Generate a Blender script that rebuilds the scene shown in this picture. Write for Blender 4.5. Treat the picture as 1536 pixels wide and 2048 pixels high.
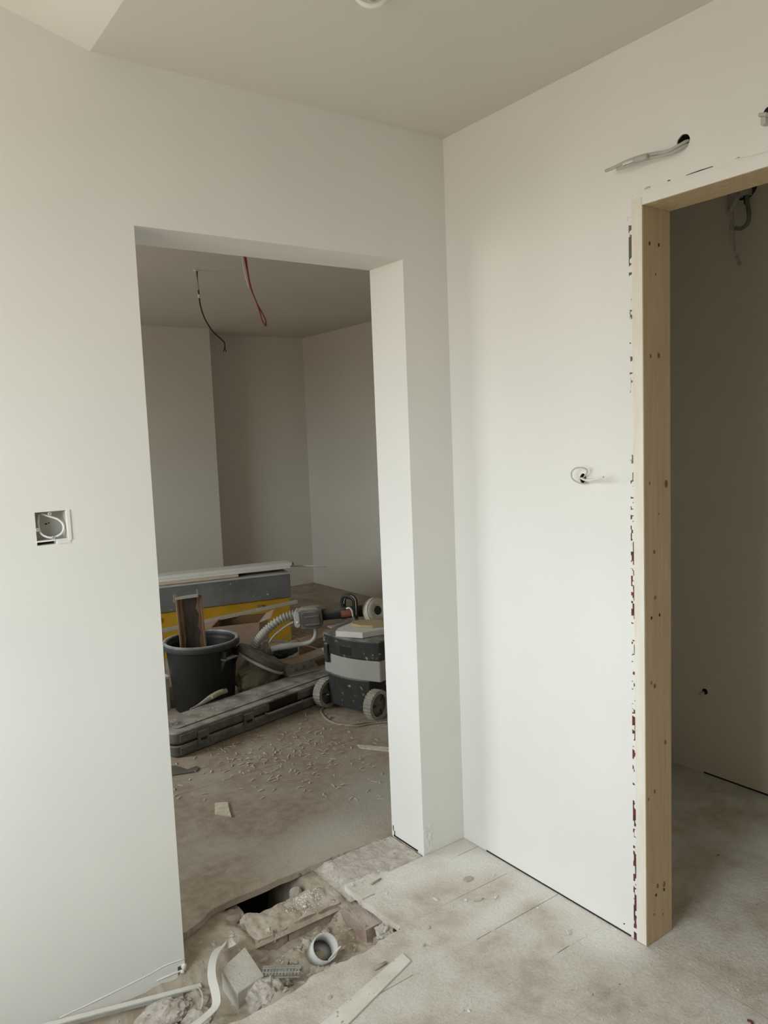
import bpy, bmesh, math, random
from mathutils import Vector, Matrix, noise

# ------------------------------------------------------------------ clear
for o in list(bpy.data.objects):
    bpy.data.objects.remove(o)
SC = bpy.context.scene
COL = SC.collection
RND = random.Random(7)

# ------------------------------------------------------------------ camera (solved from the photo's straight edges)
CAM_POS = Vector((-1.8053, -2.0785, 1.5))
FW = Vector((0.58162, 0.80743, -0.09887))
RT = Vector((0.80849, -0.58720, -0.03927))
UP = Vector((0.08976, 0.05709, 0.99433))
FPX = 1547.41
cd = bpy.data.cameras.new('camera')
cam = bpy.data.objects.new('camera', cd)
COL.objects.link(cam)
cd.sensor_fit = 'VERTICAL'
cd.sensor_height = 24.0
cd.lens = FPX / 2048 * 24.0
cd.clip_start = 0.05
cam.matrix_world = Matrix(((RT.x, UP.x, -FW.x, CAM_POS.x), (RT.y, UP.y, -FW.y, CAM_POS.y),
                           (RT.z, UP.z, -FW.z, CAM_POS.z), (0, 0, 0, 1)))
SC.camera = cam

# ------------------------------------------------------------------ view, world, daylight
SC.view_settings.view_transform = 'Standard'
SC.view_settings.look = 'None'
SC.view_settings.gamma = 1
SC.view_settings.use_curve_mapping = False
SC.view_settings.exposure = 0.20
SKY = 9.6
w = bpy.data.worlds.new('overcast_sky')
SC.world = w
w.use_nodes = True
nt = w.node_tree
nt.nodes.clear()
wo = nt.nodes.new('ShaderNodeOutputWorld')
bg = nt.nodes.new('ShaderNodeBackground')
tc = nt.nodes.new('ShaderNodeTexCoord')
sx = nt.nodes.new('ShaderNodeSeparateXYZ')
rp = nt.nodes.new('ShaderNodeValToRGB')
rp.color_ramp.elements[0].position = 0.48
rp.color_ramp.elements[0].color = (0.36, 0.315, 0.255, 1)      # ground outside
rp.color_ramp.elements[1].position = 0.52
rp.color_ramp.elements[1].color = (0.885, 0.965, 1.0, 1)      # overcast sky
ma = nt.nodes.new('ShaderNodeMath')
ma.operation = 'MULTIPLY_ADD'
ma.inputs[1].default_value = 0.5
ma.inputs[2].default_value = 0.5
nt.links.new(tc.outputs['Generated'], sx.inputs[0])
nt.links.new(sx.outputs['Z'], ma.inputs[0])
nt.links.new(ma.outputs[0], rp.inputs[0])
nt.links.new(rp.outputs[0], bg.inputs[0])
bg.inputs[1].default_value = SKY
nt.links.new(bg.outputs[0], wo.inputs[0])

# window openings (outside the frame) : y0, y1, z0, z1 in the wall at x = WX
WX = -2.8
WIN1 = (-1.72, -0.42, 0.80, 2.35)
WIN2 = (1.5, 3.1, 0.80, 2.2)
def portal(name, win, x):
    ld = bpy.data.lights.new(name, 'AREA')
    ld.shape = 'RECTANGLE'
    ld.size = win[1] - win[0]
    ld.size_y = win[3] - win[2]
    ld.energy = 1
    ld.cycles.is_portal = True
    lo = bpy.data.objects.new(name, ld)
    COL.objects.link(lo)
    lo.location = (x, (win[0] + win[1]) / 2, (win[2] + win[3]) / 2)
    lo.rotation_euler = (math.pi / 2, 0, -math.pi / 2)     # shines towards +X
    return lo
portal('daylight_portal', WIN1, WX - 0.26)
portal('daylight_portal_2', WIN2, WX - 0.26)

# ------------------------------------------------------------------ measuring helpers: photo pixel -> point on a known plane
def ray(u, v):
    return FW + RT * ((u - 768) / FPX) - UP * ((v - 1024) / FPX)
def atz(u, v, z=0.0):
    d = ray(u, v); t = (z - CAM_POS.z) / d.z; return CAM_POS + d * t
def aty(u, v, y=0.0):
    d = ray(u, v); t = (y - CAM_POS.y) / d.y; return CAM_POS + d * t
def atx(u, v, x=0.0):
    d = ray(u, v); t = (x - CAM_POS.x) / d.x; return CAM_POS + d * t

# ------------------------------------------------------------------ materials
def N(t, kind, **kw):
    n = t.nodes.new(kind)
    for k, v in kw.items():
        setattr(n, k, v)
    return n
def mat(name, base, rough=0.85, var=0.0, scale=8.0, base2=None, bump=0.0, bscale=60.0, dust=None, dust_amt=0.0,
        metallic=0.0, detail=6, stretch=None, spec=0.3, sides=0.15, fscale=None, famt=0.0, fcol=None):
    """Principled material: two-tone noise colour, fine bump, optional settled dust on upward faces."""
    m = bpy.data.materials.new(name)
    m.use_nodes = True
    t = m.node_tree
    b = t.nodes['Principled BSDF']
    b.inputs['Roughness'].default_value = rough
    b.inputs['Metallic'].default_value = metallic
    b.inputs['Specular IOR Level'].default_value = spec
    tcn = N(t, 'ShaderNodeTexCoord')
    geo = N(t, 'ShaderNodeNewGeometry')
    mp = N(t, 'ShaderNodeMapping')
    t.links.new(geo.outputs['Position'], mp.inputs[0])
    if stretch:
        mp.inputs['Scale'].default_value = stretch
    ns = N(t, 'ShaderNodeTexNoise')
    ns.inputs['Scale'].default_value = scale
    ns.inputs['Detail'].default_value = detail
    ns.inputs['Roughness'].default_value = 0.6
    t.links.new(mp.outputs[0], ns.inputs[0])
    b2 = base2 if base2 else tuple(max(0, c * (1 - var)) for c in base)
    cr = N(t, 'ShaderNodeValToRGB')
    cr.color_ramp.elements[0].position = 0.36
    cr.color_ramp.elements[1].position = 0.64
    cr.color_ramp.elements[0].color = (*b2, 1)
    cr.color_ramp.elements[1].color = (*base, 1)
    t.links.new(ns.outputs[0], cr.inputs[0])
    col = cr.outputs[0]
    if fcol:                                            # speckle layer
        n3 = N(t, 'ShaderNodeTexNoise')
        n3.inputs['Scale'].default_value = fscale
        n3.inputs['Detail'].default_value = 3
        t.links.new(geo.outputs['Position'], n3.inputs[0])
        r3 = N(t, 'ShaderNodeValToRGB')
        r3.color_ramp.elements[0].position = 1 - famt
        r3.color_ramp.elements[1].position = min(1, 1 - famt + 0.06)
        t.links.new(n3.outputs[0], r3.inputs[0])
        mx = N(t, 'ShaderNodeMix', data_type='RGBA')
        t.links.new(r3.outputs[0], mx.inputs[0])
        t.links.new(col, mx.inputs[6])
        mx.inputs[7].default_value = (*fcol, 1)
        col = mx.outputs[2]
    if dust:
        sp = N(t, 'ShaderNodeSeparateXYZ')
        t.links.new(geo.outputs['True Normal'], sp.inputs[0])
        mr = N(t, 'ShaderNodeMapRange')
        mr.inputs[1].default_value = 0.2
        mr.inputs[2].default_value = 0.9
        mr.inputs[3].default_value = sides
        mr.inputs[4].default_value = dust_amt
        t.links.new(sp.outputs['Z'], mr.inputs[0])
        n2 = N(t, 'ShaderNodeTexNoise')
        n2.inputs['Scale'].default_value = 14
        n2.inputs['Detail'].default_value = 8
        t.links.new(geo.outputs['Position'], n2.inputs[0])
        r2 = N(t, 'ShaderNodeMapRange')
        r2.inputs[1].default_value = 0.3
        r2.inputs[2].default_value = 0.62
        r2.inputs[3].default_value = 0.25
        r2.inputs[4].default_value = 1.15
        t.links.new(n2.outputs[0], r2.inputs[0])
        mu = N(t, 'ShaderNodeMath', operation='MULTIPLY', use_clamp=True)
        t.links.new(mr.outputs[0], mu.inputs[0])
        t.links.new(r2.outputs[0], mu.inputs[1])
        mx = N(t, 'ShaderNodeMix', data_type='RGBA')
        t.links.new(mu.outputs[0], mx.inputs[0])
        t.links.new(col, mx.inputs[6])
        mx.inputs[7].default_value = (*dust, 1)
        col = mx.outputs[2]
    t.links.new(col, b.inputs['Base Color'])
    if bump > 0:
        nb = N(t, 'ShaderNodeTexNoise')
        nb.inputs['Scale'].default_value = bscale
        nb.inputs['Detail'].default_value = 5 if bump > 0.1 else 1
        t.links.new(mp.outputs[0], nb.inputs[0])
        bp = N(t, 'ShaderNodeBump')
        bp.inputs['Strength'].default_value = min(1, bump)
        bp.inputs['Distance'].default_value = 0.004
        t.links.new(nb.outputs[0], bp.inputs['Height'])
        t.links.new(bp.outputs[0], b.inputs['Normal'])
    return m

DUST = (0.42, 0.38, 0.32)
M = {}
M['plaster'] = mat('wall_plaster', (0.81, 0.795, 0.755), 0.92, 0.035, 1.6, bump=0.05, bscale=130, detail=2)
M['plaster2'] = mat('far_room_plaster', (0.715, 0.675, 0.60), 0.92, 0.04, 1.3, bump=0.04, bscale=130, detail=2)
M['ceil'] = mat('ceiling_paint', (0.74, 0.705, 0.635), 0.94, 0.03, 1.2, bump=0.04, bscale=150, detail=2)
M['ceil_pale'] = mat('pale_ceiling_paint', (0.86, 0.84, 0.79), 0.94, 0.02, 1.2, bump=0.04, bscale=150)  # paler tone, sloping panel only
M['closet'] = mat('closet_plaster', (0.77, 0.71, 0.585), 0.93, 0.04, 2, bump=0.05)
M['dark'] = mat('dark_cavity', (0.03, 0.028, 0.024), 0.95, 0.2)
M['earth'] = mat('dusty_rubble', (0.50, 0.44, 0.355), 0.98, 0, 16, base2=(0.36, 0.295, 0.22), bump=1.0, bscale=70, detail=9)
M['mortar'] = mat('mortar_dust', (0.60, 0.56, 0.50), 0.98, 0, 20, base2=(0.44, 0.385, 0.33), bump=0.9, bscale=110, detail=9,
                  fcol=(0.42, 0.30, 0.245), fscale=60, famt=0.36)
M['brick'] = mat('dusty_brick', (0.37, 0.275, 0.21), 0.96, 0, 22, base2=(0.28, 0.20, 0.15), bump=0.8, bscale=120,
                 dust=(0.50, 0.445, 0.385), dust_amt=1.0, sides=0.22)
M['chunk'] = mat('plaster_fragment', (0.58, 0.55, 0.49), 0.97, 0, 30, base2=(0.44, 0.39, 0.33), bump=0.6, bscale=160)
M['chip_white'] = mat('white_plaster_chip', (0.76, 0.745, 0.70), 0.95, 0.1, 40, bump=0.3, bscale=200)
M['chip_pink'] = mat('pinkish_plaster_chip', (0.52, 0.42, 0.37), 0.95, 0.12, 40, bump=0.3, bscale=200)
M['powder'] = mat('white_powder', (0.80, 0.785, 0.745), 0.98, 0.1, 60, bump=1.0, bscale=240)
M['block'] = mat('aerated_concrete', (0.66, 0.63, 0.56), 0.96, 0.12, 25, bump=0.7, bscale=170, fcol=(0.45, 0.40, 0.33), fscale=70, famt=0.33)
M['pvc'] = mat('grey_white_pvc', (0.70, 0.69, 0.67), 0.5, 0.1, 14, dust=DUST, dust_amt=0.35, sides=0.12)
M['white_strip'] = mat('white_plastic_strip', (0.80, 0.785, 0.73), 0.55, 0.06, 14, dust=DUST, dust_amt=0.2, sides=0.05)
M['pine'] = mat('pine_timber', (0.65, 0.505, 0.325), 0.75, 0.0, 7, base2=(0.56, 0.425, 0.255), bump=0.08, bscale=40, stretch=(9, 9, 0.5))
M['pine_white'] = mat('plaster_smeared_timber', (0.81, 0.77, 0.69), 0.85, 0.0, 6, base2=(0.75, 0.69, 0.585), bump=0.15, bscale=90, stretch=(6, 6, 1))
M['knot'] = mat('timber_knot', (0.27, 0.16, 0.08), 0.8, 0.2, 60)
M['screw'] = mat('screw_steel', (0.05, 0.045, 0.04), 0.5, 0.1, 60, metallic=0.5)
M['redfill'] = mat('dark_red_brick_edge', (0.20, 0.045, 0.055), 0.9, 0, 45, base2=(0.075, 0.03, 0.03), bump=0.9, bscale=150)
M['cable'] = mat('grey_cable', (0.50, 0.49, 0.45), 0.5, 0.1, 40)
M['cable_w'] = mat('white_cable', (0.80, 0.79, 0.74), 0.45, 0.05, 40)
M['cable_k'] = mat('black_cable', (0.035, 0.03, 0.025), 0.5, 0.1, 40)
M['cable_r'] = mat('red_cable', (0.33, 0.07, 0.065), 0.5, 0.1, 40)
M['boxgrey'] = mat('socket_box_plastic', (0.50, 0.49, 0.45), 0.6, 0.06, 30)
M['case'] = mat('grey_plastic_case', (0.105, 0.10, 0.088), 0.7, 0.3, 9, bump=0.1, bscale=90, dust=(0.40, 0.375, 0.33), dust_amt=0.95, sides=0.2)
M['black'] = mat('black_plastic', (0.018, 0.018, 0.017), 0.5, 0.3, 12, dust=DUST, dust_amt=0.22, sides=0.012)
M['rim'] = mat('dusty_black_rim', (0.05, 0.05, 0.052), 0.55, 0.2, 12, dust=(0.56, 0.55, 0.53), dust_amt=1.0, sides=0.05)
M['trolley_k'] = mat('worn_black_plastic', (0.03, 0.03, 0.028), 0.5, 0.3, 12, dust=(0.40, 0.38, 0.34), dust_amt=0.7, sides=0.05,
                     fcol=(0.33, 0.30, 0.27), fscale=24, famt=0.36)
M['trolley_g'] = mat('grey_plastic_band', (0.42, 0.41, 0.375), 0.6, 0.06, 6)
M['tyre'] = mat('dusty_wheel_tread', (0.40, 0.37, 0.31), 0.85, 0.3, 30)
M['hub'] = mat('wheel_hub', (0.10, 0.095, 0.08), 0.7, 0.2, 30, dust=DUST, dust_amt=0.5, sides=0.2)
M['steel'] = mat('dusty_grey_sheet_metal', (0.20, 0.20, 0.192), 0.55, 0.3, 5, metallic=0.15, dust=(0.55, 0.53, 0.49), dust_amt=0.8, sides=0.06,
                 fcol=(0.62, 0.60, 0.55), fscale=30, famt=0.315)
M['yellow'] = mat('yellow_paint', (0.60, 0.335, 0.012), 0.5, 0.18, 6, dust=DUST, dust_amt=0.5, sides=0.06)
M['board_w'] = mat('white_board', (0.78, 0.765, 0.72), 0.7, 0.05, 14)
M['board_p'] = mat('pale_pinkish_wood', (0.66, 0.54, 0.44), 0.75, 0.0, 8, base2=(0.57, 0.45, 0.36), stretch=(1, 8, 12))
M['cardboard'] = mat('brown_cardboard', (0.36, 0.255, 0.185), 0.85, 0.1, 6)
M['cardboard_l'] = mat('pale_cardboard', (0.47, 0.365, 0.285), 0.85, 0.08, 6)
M['cardboard_d'] = mat('dark_cardboard', (0.20, 0.125, 0.06), 0.85, 0.12, 6)
M['plank'] = mat('dusty_plank', (0.46, 0.40, 0.325), 0.85, 0.0, 8, base2=(0.36, 0.30, 0.23), stretch=(1, 8, 8))
M['brownwood'] = mat('stained_brown_wood', (0.31, 0.20, 0.12), 0.75, 0.0, 10, base2=(0.21, 0.125, 0.07), stretch=(7, 7, 1))
M['stain'] = mat('dark_stain', (0.055, 0.05, 0.045), 0.6, 0.0, 8, base2=(0.10, 0.08, 0.06), stretch=(5, 5, 1))
M['sander'] = mat('dusty_grey_tool_plastic', (0.20, 0.195, 0.17), 0.6, 0.3, 14, dust=(0.46, 0.43, 0.37), dust_amt=0.8, sides=0.08)
M['hose'] = mat('ribbed_hose', (0.36, 0.35, 0.31), 0.6, 0.12, 20, dust=(0.60, 0.58, 0.52), dust_amt=0.9, sides=0.1)
M['tube'] = mat('pale_grey_tube', (0.50, 0.49, 0.455), 0.45, 0.08, 12)
M['disc'] = mat('dusty_brown_disc_housing', (0.115, 0.095, 0.08), 0.75, 0.3, 20, dust=(0.30, 0.30, 0.32), dust_amt=0.85, sides=0.12)
M['foam'] = mat('black_foam_grip', (0.018, 0.017, 0.017), 0.8, 0.2, 40, dust=(0.30, 0.26, 0.22), dust_amt=0.35, sides=0.02)
M['orange'] = mat('orange_label', (0.30, 0.10, 0.055), 0.6, 0.08, 20)
M['label_text'] = mat('pale_label_print', (0.45, 0.28, 0.20), 0.6, 0.02, 20)
M['bag'] = mat('dusty_plastic_bag', (0.47, 0.44, 0.33), 0.7, 0.0, 9, base2=(0.33, 0.305, 0.22), bump=0.5, bscale=22)
M['bag_red'] = mat('red_bag_print', (0.36, 0.15, 0.11), 0.7, 0.2, 20)
M['cloth'] = mat('dark_blue_cloth', (0.055, 0.065, 0.08), 0.9, 0.25, 14, bump=0.4, bscale=50)
M['metal'] = mat('smeared_steel_tool', (0.36, 0.34, 0.31), 0.5, 0.2, 24, metallic=0.3, fcol=(0.20, 0.16, 0.14), fscale=40, famt=0.42)
M['paper'] = mat('pale_paper_roll', (0.64, 0.59, 0.51), 0.85, 0.08, 20)
M['ply'] = mat('yellowish_board', (0.50, 0.40, 0.235), 0.8, 0.12, 14)
M['sheet'] = mat('dark_grey_sheet', (0.17, 0.155, 0.13), 0.8, 0.25, 12)
M['shaving'] = mat('wood_shaving', (0.80, 0.725, 0.60), 0.85, 0.25, 50)
M['print'] = mat('faded_red_print', (0.30, 0.14, 0.13), 0.8, 0.1, 30)
M['lath'] = mat('galvanised_bead', (0.52, 0.52, 0.49), 0.5, 0.2, 30, metallic=0.4)

def floor_mat(name, a, b_, dustc, dscale, dlo, dhi, bump=0.8, spots=()):
    """Trodden floor: brown board under blotchy pale dust, gritty relief, plus a few spilt-powder patches."""
    m = bpy.data.materials.new(name)
    m.use_nodes = True
    t = m.node_tree
    bs = t.nodes['Principled BSDF']
    bs.inputs['Roughness'].default_value = 0.93
    bs.inputs['Specular IOR Level'].default_value = 0.2
    geo = N(t, 'ShaderNodeNewGeometry')
    n1 = N(t, 'ShaderNodeTexNoise'); n1.inputs['Scale'].default_value = 26; n1.inputs['Detail'].default_value = 8
    n2 = N(t, 'ShaderNodeTexNoise'); n2.inputs['Scale'].default_value = dscale; n2.inputs['Detail'].default_value = 9
    n2.inputs['Roughness'].default_value = 0.62; n2.inputs['Distortion'].default_value = 0.35
    for n in (n1, n2):
        t.links.new(geo.outputs['Position'], n.inputs[0])
    c1 = N(t, 'ShaderNodeValToRGB')
    c1.color_ramp.elements[0].position = 0.35; c1.color_ramp.elements[1].position = 0.65
    c1.color_ramp.elements[0].color = (*a, 1); c1.color_ramp.elements[1].color = (*b_, 1)
    t.links.new(n1.outputs[0], c1.inputs[0])
    r = N(t, 'ShaderNodeMapRange')
    r.inputs[1].default_value = 0.36; r.inputs[2].default_value = 0.66
    r.inputs[3].default_value = dlo; r.inputs[4].default_value = dhi
    t.links.new(n2.outputs[0], r.inputs[0])
    mx = N(t, 'ShaderNodeMix', data_type='RGBA')
    t.links.new(r.outputs[0], mx.inputs[0])
    t.links.new(c1.outputs[0], mx.inputs[6])
    mx.inputs[7].default_value = (*dustc, 1)
    col = mx.outputs[2]
    for (sx_, sy_, rx_, ry_, ang, colr, amt) in spots:
        mp = N(t, 'ShaderNodeMapping', vector_type='TEXTURE')
        mp.inputs['Location'].default_value = (sx_, sy_, 0)
        mp.inputs['Rotation'].default_value = (0, 0, ang)
        mp.inputs['Scale'].default_value = (rx_, ry_, 1)
        t.links.new(geo.outputs['Position'], mp.inputs[0])
        ln = N(t, 'ShaderNodeVectorMath', operation='LENGTH')
        t.links.new(mp.outputs[0], ln.inputs[0])
        ad = N(t, 'ShaderNodeMath', operation='MULTIPLY_ADD')
        t.links.new(n2.outputs[0], ad.inputs[0]); ad.inputs[1].default_value = 1.6
        t.links.new(ln.outputs['Value'], ad.inputs[2])
        rr = N(t, 'ShaderNodeMapRange')
        rr.inputs[1].default_value = 1.1; rr.inputs[2].default_value = 1.9
        rr.inputs[3].default_value = amt; rr.inputs[4].default_value = 0
        t.links.new(ad.outputs[0], rr.inputs[0])
        mx = N(t, 'ShaderNodeMix', data_type='RGBA')
        t.links.new(rr.outputs[0], mx.inputs[0])
        t.links.new(col, mx.inputs[6])
        mx.inputs[7].default_value = (*colr, 1)
        col = mx.outputs[2]
    n4 = N(t, 'ShaderNodeTexNoise'); n4.inputs['Scale'].default_value = 170; n4.inputs['Detail'].default_value = 4
    t.links.new(geo.outputs['Position'], n4.inputs[0])
    r4 = N(t, 'ShaderNodeMapRange'); r4.inputs[1].default_value = 0.32; r4.inputs[2].default_value = 0.66
    r4.inputs[3].default_value = 0.91; r4.inputs[4].default_value = 1.05
    t.links.new(n4.outputs[0], r4.inputs[0])
    mg = N(t, 'ShaderNodeVectorMath', operation='SCALE')
    t.links.new(col, mg.inputs[0]); t.links.new(r4.outputs[0], mg.inputs['Scale'])
    col = mg.outputs[0]
    t.links.new(col, bs.inputs['Base Color'])
    nb = N(t, 'ShaderNodeTexNoise'); nb.inputs['Scale'].default_value = 75; nb.inputs['Detail'].default_value = 7
    nb.inputs['Roughness'].default_value = 0.65
    t.links.new(geo.outputs['Position'], nb.inputs[0])
    bp = N(t, 'ShaderNodeBump'); bp.inputs['Strength'].default_value = bump; bp.inputs['Distance'].default_value = 0.006
    t.links.new(nb.outputs[0], bp.inputs['Height'])
    t.links.new(bp.outputs[0], bs.inputs['Normal'])
    return m
PALE = (0.86, 0.84, 0.785)
M['floor'] = floor_mat('dusty_floorboards', (0.48, 0.405, 0.32), (0.60, 0.53, 0.44), (0.75, 0.715, 0.65), 5.0, 0.05, 1.1, 0.7, spots=(
    (-0.10, -0.12, 0.16, 0.14, 0, PALE, 0.85), (-0.07, -0.70, 0.11, 0.16, 0.3, PALE, 0.9), (-0.22, -0.40, 0.22, 0.06, 0.2, PALE, 0.7),
    (-0.33, -0.06, 0.16, 0.10, 0, PALE, 0.8), (-0.02, -0.45, 0.08, 0.30, 0, PALE, 0.7)))
M['floor_far'] = floor_mat('far_room_floor', (0.34, 0.275, 0.21), (0.44, 0.365, 0.285), (0.51, 0.47, 0.40), 3.2, -0.35, 0.75, 0.4, spots=(
    (-0.40, 0.34, 0.35, 0.16, 0.1, (0.50, 0.475, 0.41), 0.9), (0.0, 0.5, 0.3, 0.3, 0.3, (0.46, 0.44, 0.38), 0.8)))
M['floor_c'] = floor_mat('closet_floor', (0.36, 0.32, 0.25), (0.42, 0.38, 0.31), (0.50, 0.475, 0.42), 5.0, 0.2, 0.9, 0.6)

# ------------------------------------------------------------------ mesh helpers
class MB:
    """Collects simple shapes; build() links them as ONE mesh object."""
    def __init__(s):
        s.v = []; s.f = []; s.sm = []
    def add(s, vs, fs, smooth=False):
        o = len(s.v)
        s.v += [tuple(v) for v in vs]
        s.f += [tuple(i + o for i in f) for f in fs]
        s.sm += [smooth] * len(fs)
        return s
    def box(s, x0, x1, y0, y1, z0, z1, mtx=None):
        vs = [Vector((x, y, z)) for z in (z0, z1) for y in (y0, y1) for x in (x0, x1)]
        if mtx is not None:
            vs = [mtx @ v for v in vs]
        return s.add(vs, [(0, 2, 3, 1), (4, 5, 7, 6), (0, 1, 5, 4), (2, 6, 7, 3), (0, 4, 6, 2), (1, 3, 7, 5)])
    def prism(s, poly, z0, z1, mtx=None, taper=1.0):
        n = len(poly)
        cx = sum(p[0] for p in poly) / n; cy = sum(p[1] for p in poly) / n
        vs = [Vector((p[0], p[1], z0)) for p in poly] + [Vector((cx + (p[0] - cx) * taper, cy + (p[1] - cy) * taper, z1)) for p in poly]
        if mtx is not None:
            vs = [mtx @ v for v in vs]
        a = sum(poly[i][0] * poly[(i + 1) % n][1] - poly[(i + 1) % n][0] * poly[i][1] for i in range(n))
        idx = list(range(n)) if a > 0 else list(range(n))[::-1]
        fs = [tuple(idx[::-1]), tuple(i + n for i in idx)]
        for k in range(n):
            i, j = idx[k], idx[(k + 1) % n]
            fs.append((i, j, j + n, i + n))
        return s.add(vs, fs)
    def tube(s, pts, r, seg=8, cap=True, flat=None):
        """Tube along points; r = number or list; flat=(direction, ratio) squashes the section."""
        pts = [Vector(p) for p in pts]
        n = len(pts)
        rs = r if isinstance(r, (list, tuple)) else [r] * n
        tg = []
        for i in range(n):
            d = pts[min(i + 1, n - 1)] - pts[max(i - 1, 0)]
            tg.append(d.normalized() if d.length > 1e-9 else Vector((0, 0, 1)))
        up = Vector((0, 0, 1)) if abs(tg[0].z) < 0.9 else Vector((1, 0, 0))
        if flat:
            up = Vector(flat[0])
        nx = (up - tg[0] * up.dot(tg[0])).normalized()
        vs = []
        for i in range(n):
            if flat:
                nx = Vector(flat[0])
            nx = (nx - tg[i] * nx.dot(tg[i]))
            nx = nx.normalized() if nx.length > 1e-6 else tg[i].orthogonal().normalized()
            ny = tg[i].cross(nx)
            fr = flat[1] if flat else 1
            for k in range(seg):
                a = 2 * math.pi * k / seg
                vs.append(pts[i] + nx * (math.cos(a) * rs[i] * fr) + ny * (math.sin(a) * rs[i]))
        fs = []
        for i in range(n - 1):
            for k in range(seg):
                a = i * seg + k; b = i * seg + (k + 1) % seg
                fs.append((a, b, b + seg, a + seg))
        s.add(vs, fs, True)
        if cap:
            o = len(s.v) - n * seg
            s.f.append(tuple(o + k for k in range(seg))[::-1]); s.sm.append(False)
            s.f.append(tuple(o + (n - 1) * seg + k for k in range(seg))); s.sm.append(False)
        return s
    def lathe(s, prof, seg=32, mtx=None, smooth=True, closed=False):
        """prof: (r, z) pairs around Z."""
        vs = []
        for (r, z) in prof:
            for k in range(seg):
                a = 2 * math.pi * k / seg
                v = Vector((r * math.cos(a), r * math.sin(a), z))
                vs.append(mtx @ v if mtx is not None else v)
        fs = []
        m = len(prof)
        for i in range(m if closed else m - 1):
            j = (i + 1) % m
            for k in range(seg):
                k2 = (k + 1) % seg
                fs.append((i * seg + k, i * seg + k2, j * seg + k2, j * seg + k))
        s.add(vs, fs, smooth)
        if not closed:
            o = len(s.v) - len(vs)
            if prof[0][0] > 1e-6:
                s.f.append(tuple(o + k for k in range(seg))[::-1]); s.sm.append(False)
            if prof[-1][0] > 1e-6:
                s.f.append(tuple(o + (m - 1) * seg + k for k in range(seg))); s.sm.append(False)
        return s
    def ribbon(s, pts, wdir, width, thick):
        """Flat strip along points; wdir = list of width directions."""
        pts = [Vector(p) for p in pts]; n = len(pts)
        ws = width if isinstance(width, (list, tuple)) else [width] * n
        vs = []
        for i in range(n):
            tgt = (pts[min(i + 1, n - 1)] - pts[max(i - 1, 0)]).normalized()
            wd = Vector(wdir[i]); wd = (wd - tgt * wd.dot(tgt)).normalized()
            nn = tgt.cross(wd)
            for a, b in ((-1, -1), (1, -1), (1, 1), (-1, 1)):
                vs.append(pts[i] + wd * (a * ws[i] / 2) + nn * (b * thick / 2))
        fs = [(3, 2, 1, 0)]
        for i in range(n - 1):
            for k in range(4):
                a = i * 4 + k; b = i * 4 + (k + 1) % 4
                fs.append((a, b, b + 4, a + 4))
        o = (n - 1) * 4
        fs.append((o, o + 1, o + 2, o + 3))
        return s.add(vs, fs)
    def build(s, name, material, parent=None, bevel=0.0, bseg=2, label=None):
        me = bpy.data.meshes.new(name)
        me.from_pydata(s.v, [], s.f)
        me.materials.append(M[material])
        me.polygons.foreach_set('use_smooth', s.sm)
        bm = bmesh.new(); bm.from_mesh(me)
        bmesh.ops.recalc_face_normals(bm, faces=bm.faces[:])
        bm.to_mesh(me); bm.free()
        me.update()
        o = bpy.data.objects.new(name, me)
        COL.objects.link(o)
        if parent is not None:
            o.parent = parent
        if bevel > 0:
            b = o.modifiers.new('bevel', 'BEVEL')
            b.width = bevel; b.segments = bseg; b.limit_method = 'ANGLE'; b.angle_limit = math.radians(40)
        if label:
            o['label'] = label
        return o
def spline(pts, n=8):
    """Catmull-Rom through control points."""
    P = [Vector(p) for p in pts]
    P = [P[0] * 2 - P[1]] + P + [P[-1] * 2 - P[-2]]
    out = []
    for i in range(1, len(P) - 2):
        for k in range(n):
            t = k / n
            a, b, c, d = P[i - 1], P[i], P[i + 1], P[i + 2]
            out.append(0.5 * ((2 * b) + (c - a) * t + (2 * a - 5 * b + 4 * c - d) * t * t + (3 * b - a - 3 * c + d) * t ** 3))
    out.append(P[-2])
    return out
def thing(name, label, cat, loc=(0, 0, 0), rz=0.0, group=None):
    o = bpy.data.objects.new(name, None)
    o.empty_display_size = 0.05
    COL.objects.link(o)
    o.location = loc
    o.rotation_euler = (0, 0, rz)
    tag(o, label, cat, group)
    return o
def tag(o, label, cat, group=None, kind=None):
    o['label'] = label; o['category'] = cat
    if group: o['group'] = group
    if kind: o['kind'] = kind
    return o
def struct(o, label, cat):
    o['kind'] = 'structure'; o['label'] = label; o['category'] = cat
    return o
def rrect(x0, x1, y0, y1, r, n=5):
    out = []
    for cx, cy, a0 in ((x1 - r, y1 - r, 0), (x0 + r, y1 - r, 90), (x0 + r, y0 + r, 180), (x1 - r, y0 + r, 270)):
        for k in range(n + 1):
            a = math.radians(a0 + 90 * k / n)
            out.append((cx + r * math.cos(a), cy + r * math.sin(a)))
    return out
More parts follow.
